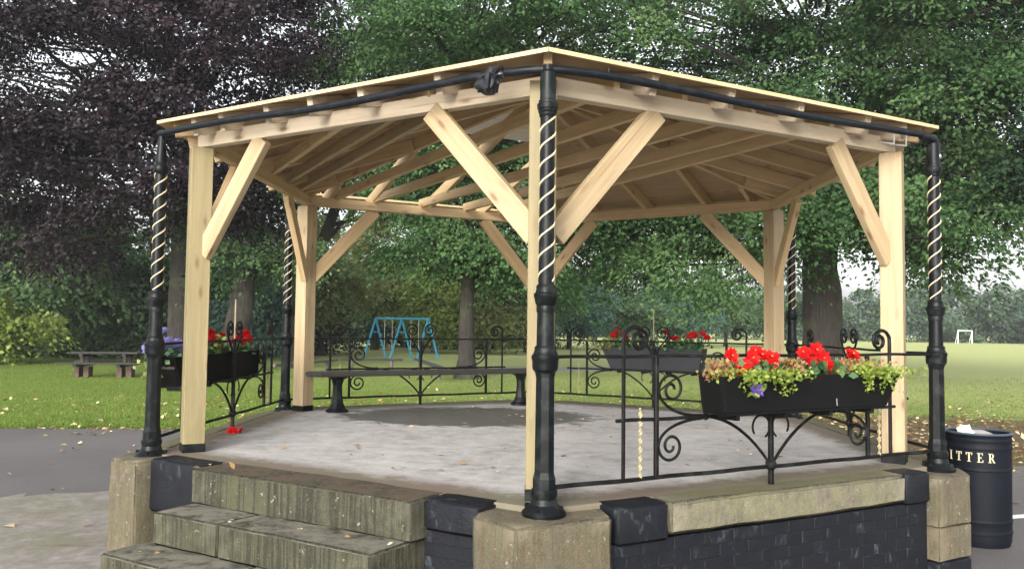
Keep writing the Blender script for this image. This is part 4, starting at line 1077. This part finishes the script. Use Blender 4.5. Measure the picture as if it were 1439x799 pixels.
# swings
sw = thing('swing_set', 'light blue steel swing frame with three A shaped legs on the far lawn', 'swing set', (-6.3, 32, G), Rd(-6))
hgt = 2.02
b = MB(); b.tube([(-1.35, 0, hgt), (1.38, 0, hgt)], .055, 8); b.build('top_bar', M_blue, sw)
for x in (-1.3, 0.0, 1.3):
    for y in (-1, 1):
        b = MB(); b.tube([(x, 0, hgt), (x + y * .42, y * .55, 0)], .055, 8); b.build('leg', M_blue, sw)
    b = MB(); b.tube([(x - .13, -.18, hgt * .68), (x + .13, .18, hgt * .68)], .03, 6); b.build('brace', M_blue, sw)
for x in (-.8, -.42, .5, .88):
    pass
for xc in (-.65, .65):
    s_ = MB(); s_.box((xc, 0, .5), (.42, .18, .03)); so = s_.build('swing_seat', M_iron2, sw)
    for q in (-.19, .19):
        b = MB(); b.tube([(xc + q, 0, .5), (xc + q, 0, hgt)], .012, 5); b.build('chain', M_galv, so)
# balance beams of the play area
for i, (a, c_, lab) in enumerate([((-8.0, 17.6), (-7.2, 22.6), 'low timber balance beam on the lawn beyond the rear left railing, its left length'),
                                  ((-7.15, 22.9), (-4.9, 23.4), 'low timber balance beam on the lawn below the swings, far cross length'),
                                  ((-4.5, 24.2), (-2.6, 16.8), 'low timber balance beam on the lawn sloping away right of the swings')]):
    a = Vector((*a, G)); c_ = Vector((*c_, G)); d = c_ - a; ln = d.length
    t = thing('balance_beam', lab, 'play beam', (a + d / 2), atan2(d.y, d.x), 'timber balance beams')
    b = MB(); b.box((0, 0, .40), (ln, .16, .09)); link('plank', bevelled(b.mesh('plank'), .012), t, M_slate if i != 0 else M_post)
    for f in (-.32, .32):
        b = MB(); b.lathe([(-.02, .075), (.355, .07)], 8); b.build('post', M_post, t).location = (f * ln, 0, 0)
# goal
g = polar(1356, 150)
t = thing('football_goal', 'small white football goal on the far playing field', 'goal', g, 0)
for x in (-1.1, 1.1):
    b = MB(); b.tube([(x, 0, 0), (x, 0, 2.0)], .085, 8); b.build('upright', M_white, t)
    b = MB(); b.tube([(x, 0, 2.0), (x, .9, 0)], .05, 6); b.build('stay', M_white, t)
b = MB(); b.tube([(-1.18, 0, 2.0), (1.18, 0, 2.0)], .085, 8); b.build('crossbar', M_white, t)

# ------------------------------------------------------------------ grass blades and fallen leaves (stuff)
gr = np.random.default_rng(31)
def ylim(x): return np.interp(x, [p[0] for p in edge], [p[1] for p in edge])
n_ = 90000
u_ = gr.uniform(-60, 1500, n_); dep = 11.2 + 22 * gr.random(n_) ** 1.8
P = np.stack([CX + dep * ((u_ - 719.5) / 1162.2) - dep * .0231, CY + dep, np.full(n_, G)], 1)
extra = gr.uniform(-30, 25, 16000); Pe = np.stack([extra, ylim(extra) + gr.random(16000) ** 2 * .5, np.full(16000, G)], 1)
P = np.concatenate([P, Pe])
ok = P[:, 1] > ylim(P[:, 0]) - .02
ok &= ~((np.abs(P[:, 0]) < 3.3) & (P[:, 1] < 3.6))
bare = ((P[:, 0] - 7.5) / 8.5) ** 2 + ((P[:, 1] - 5.2) / 3.4) ** 2 + gr.normal(size=len(P)) * .35
ok &= bare > .9
ok &= ~((P[:, 1] > 23.3) & (P[:, 0] > -1.6) & (P[:, 1] < 35) & (P[:, 0] < 23))
P = P[ok]; k = len(P)
D = unit(gr.normal(size=(k, 3)) * .45 + np.array([0, 0, 1.0])); hN = unit(gr.normal(size=(k, 3)) * np.array([1, 1, .2]))
ln = .035 + .035 * gr.random(k)
props(quads('grass', P, D, hN, ln, .012, np.clip(.45 + .25 * gapnoise(P, 3, .6) + gr.normal(size=k) * .2, 0, 1), M_blade), kind='stuff')
def scatter(n, fx, fy, size, seed, zf=lambda P: G + .012):
    r = np.random.default_rng(seed); P = np.stack([fx(r, n), fy(r, n), np.zeros(n)], 1); P = P[gapnoise(P, seed + 3, 1.1) > r.normal(size=n) * .35 - .25]; n = len(P); P[:, 2] = zf(P) + .012 * r.random(n)
    D = unit(np.stack([r.normal(size=n), r.normal(size=n), r.normal(size=n) * .22], 1)); Nn = unit(np.stack([r.normal(size=n) * .35, r.normal(size=n) * .35, np.ones(n)], 1))
    s = size * (r.random(n) * .8 + .6); return P, D, Nn, s, r.random(n)
parts_ = [scatter(8200, lambda r, n: 7.5 + r.normal(size=n) * 5.0, lambda r, n: 6.2 + r.normal(size=n) * 2.9, .075, 1),
          scatter(1500, lambda r, n: -1 + r.normal(size=n) * 4, lambda r, n: 8.5 + r.normal(size=n) * 3, .085, 2),
          scatter(700, lambda r, n: r.uniform(-17, -2, n), lambda r, n: 5.0 + np.abs(r.normal(size=n)) * 3.5, .085, 3),
          scatter(260, lambda r, n: r.uniform(-14, -4.5, n), lambda r, n: 5.05 + r.normal(size=n) * .12, .075, 6),
          scatter(60, lambda r, n: r.uniform(-10, -3.6, n), lambda r, n: r.uniform(-3, 5, n), .09, 4),
          scatter(160, lambda r, n: r.uniform(4.3, 12, n), lambda r, n: r.uniform(-2, 3.4, n), .075, 5)]
P = np.concatenate([p[0] for p in parts_]); D = np.concatenate([p[1] for p in parts_]); Nn = np.concatenate([p[2] for p in parts_]); s = np.concatenate([p[3] for p in parts_]); ti = np.concatenate([p[4] for p in parts_])
ok = ~((np.abs(P[:, 0]) < 3.35) & (np.abs(P[:, 1]) < 3.9)) & (P[:, 1] < 22)
props(quads('fallen_leaves', P[ok], D[ok], Nn[ok], s[ok], s[ok] * .7, ti[ok], M_fallen), kind='stuff')
# small dry leaves on the platform and the steps
r = np.random.default_rng(44); n_ = 110
a = r.uniform(0, 2 * pi, n_); q = 2.55 * np.sqrt(r.random(n_)); P = np.stack([q * np.cos(a), q * np.sin(a), np.full(n_, .006)], 1)
e5 = [(s, o, z) for s, o, z in zip(r.uniform(.5, 2.6, 26), r.choice([.1, .2, .38, .48, .7], 26), np.zeros(26))]
Ps = np.array([(*sp(5, s, o), (-.002 if o < .25 else (-.214 if o < .55 else -.42))) for s, o, z in e5])
P = np.concatenate([P, Ps]); k = len(P)
D = unit(np.stack([r.normal(size=k), r.normal(size=k), r.normal(size=k) * .12], 1)); Nn = unit(np.stack([r.normal(size=k) * .25, r.normal(size=k) * .25, np.ones(k)], 1)); s = .055 * (r.random(k) * .8 + .5)
props(quads('leaf_scraps', P, D, Nn, s, s * .6, r.random(k), M_fallen), kind='stuff')

# ------------------------------------------------------------------ morning haze
hm = bpy.data.meshes.new('haze'); 
x0, x1, y0, y1, z0, z1 = -300, 300, -80, 440, G - 1.2, 28
hm.from_pydata([(x, y, z) for z in (z0, z1) for y in (y0, y1) for x in (x0, x1)], [], [(0, 2, 3, 1), (4, 5, 7, 6), (0, 1, 5, 4), (2, 6, 7, 3), (0, 4, 6, 2), (1, 3, 7, 5)]); hm.update()
M_haze = bpy.data.materials.new('haze'); M_haze.use_nodes = True; nn_ = M_haze.node_tree; nn_.nodes.clear()
pv = nn_.nodes.new('ShaderNodeVolumePrincipled'); pv.inputs['Color'].default_value = (.86, .90, .95, 1); pv.inputs['Density'].default_value = .0005; pv.inputs['Anisotropy'].default_value = .0
ov = nn_.nodes.new('ShaderNodeOutputMaterial'); nn_.links.new(pv.outputs[0], ov.inputs['Volume'])
props(link('haze', hm, None, M_haze), kind='stuff')
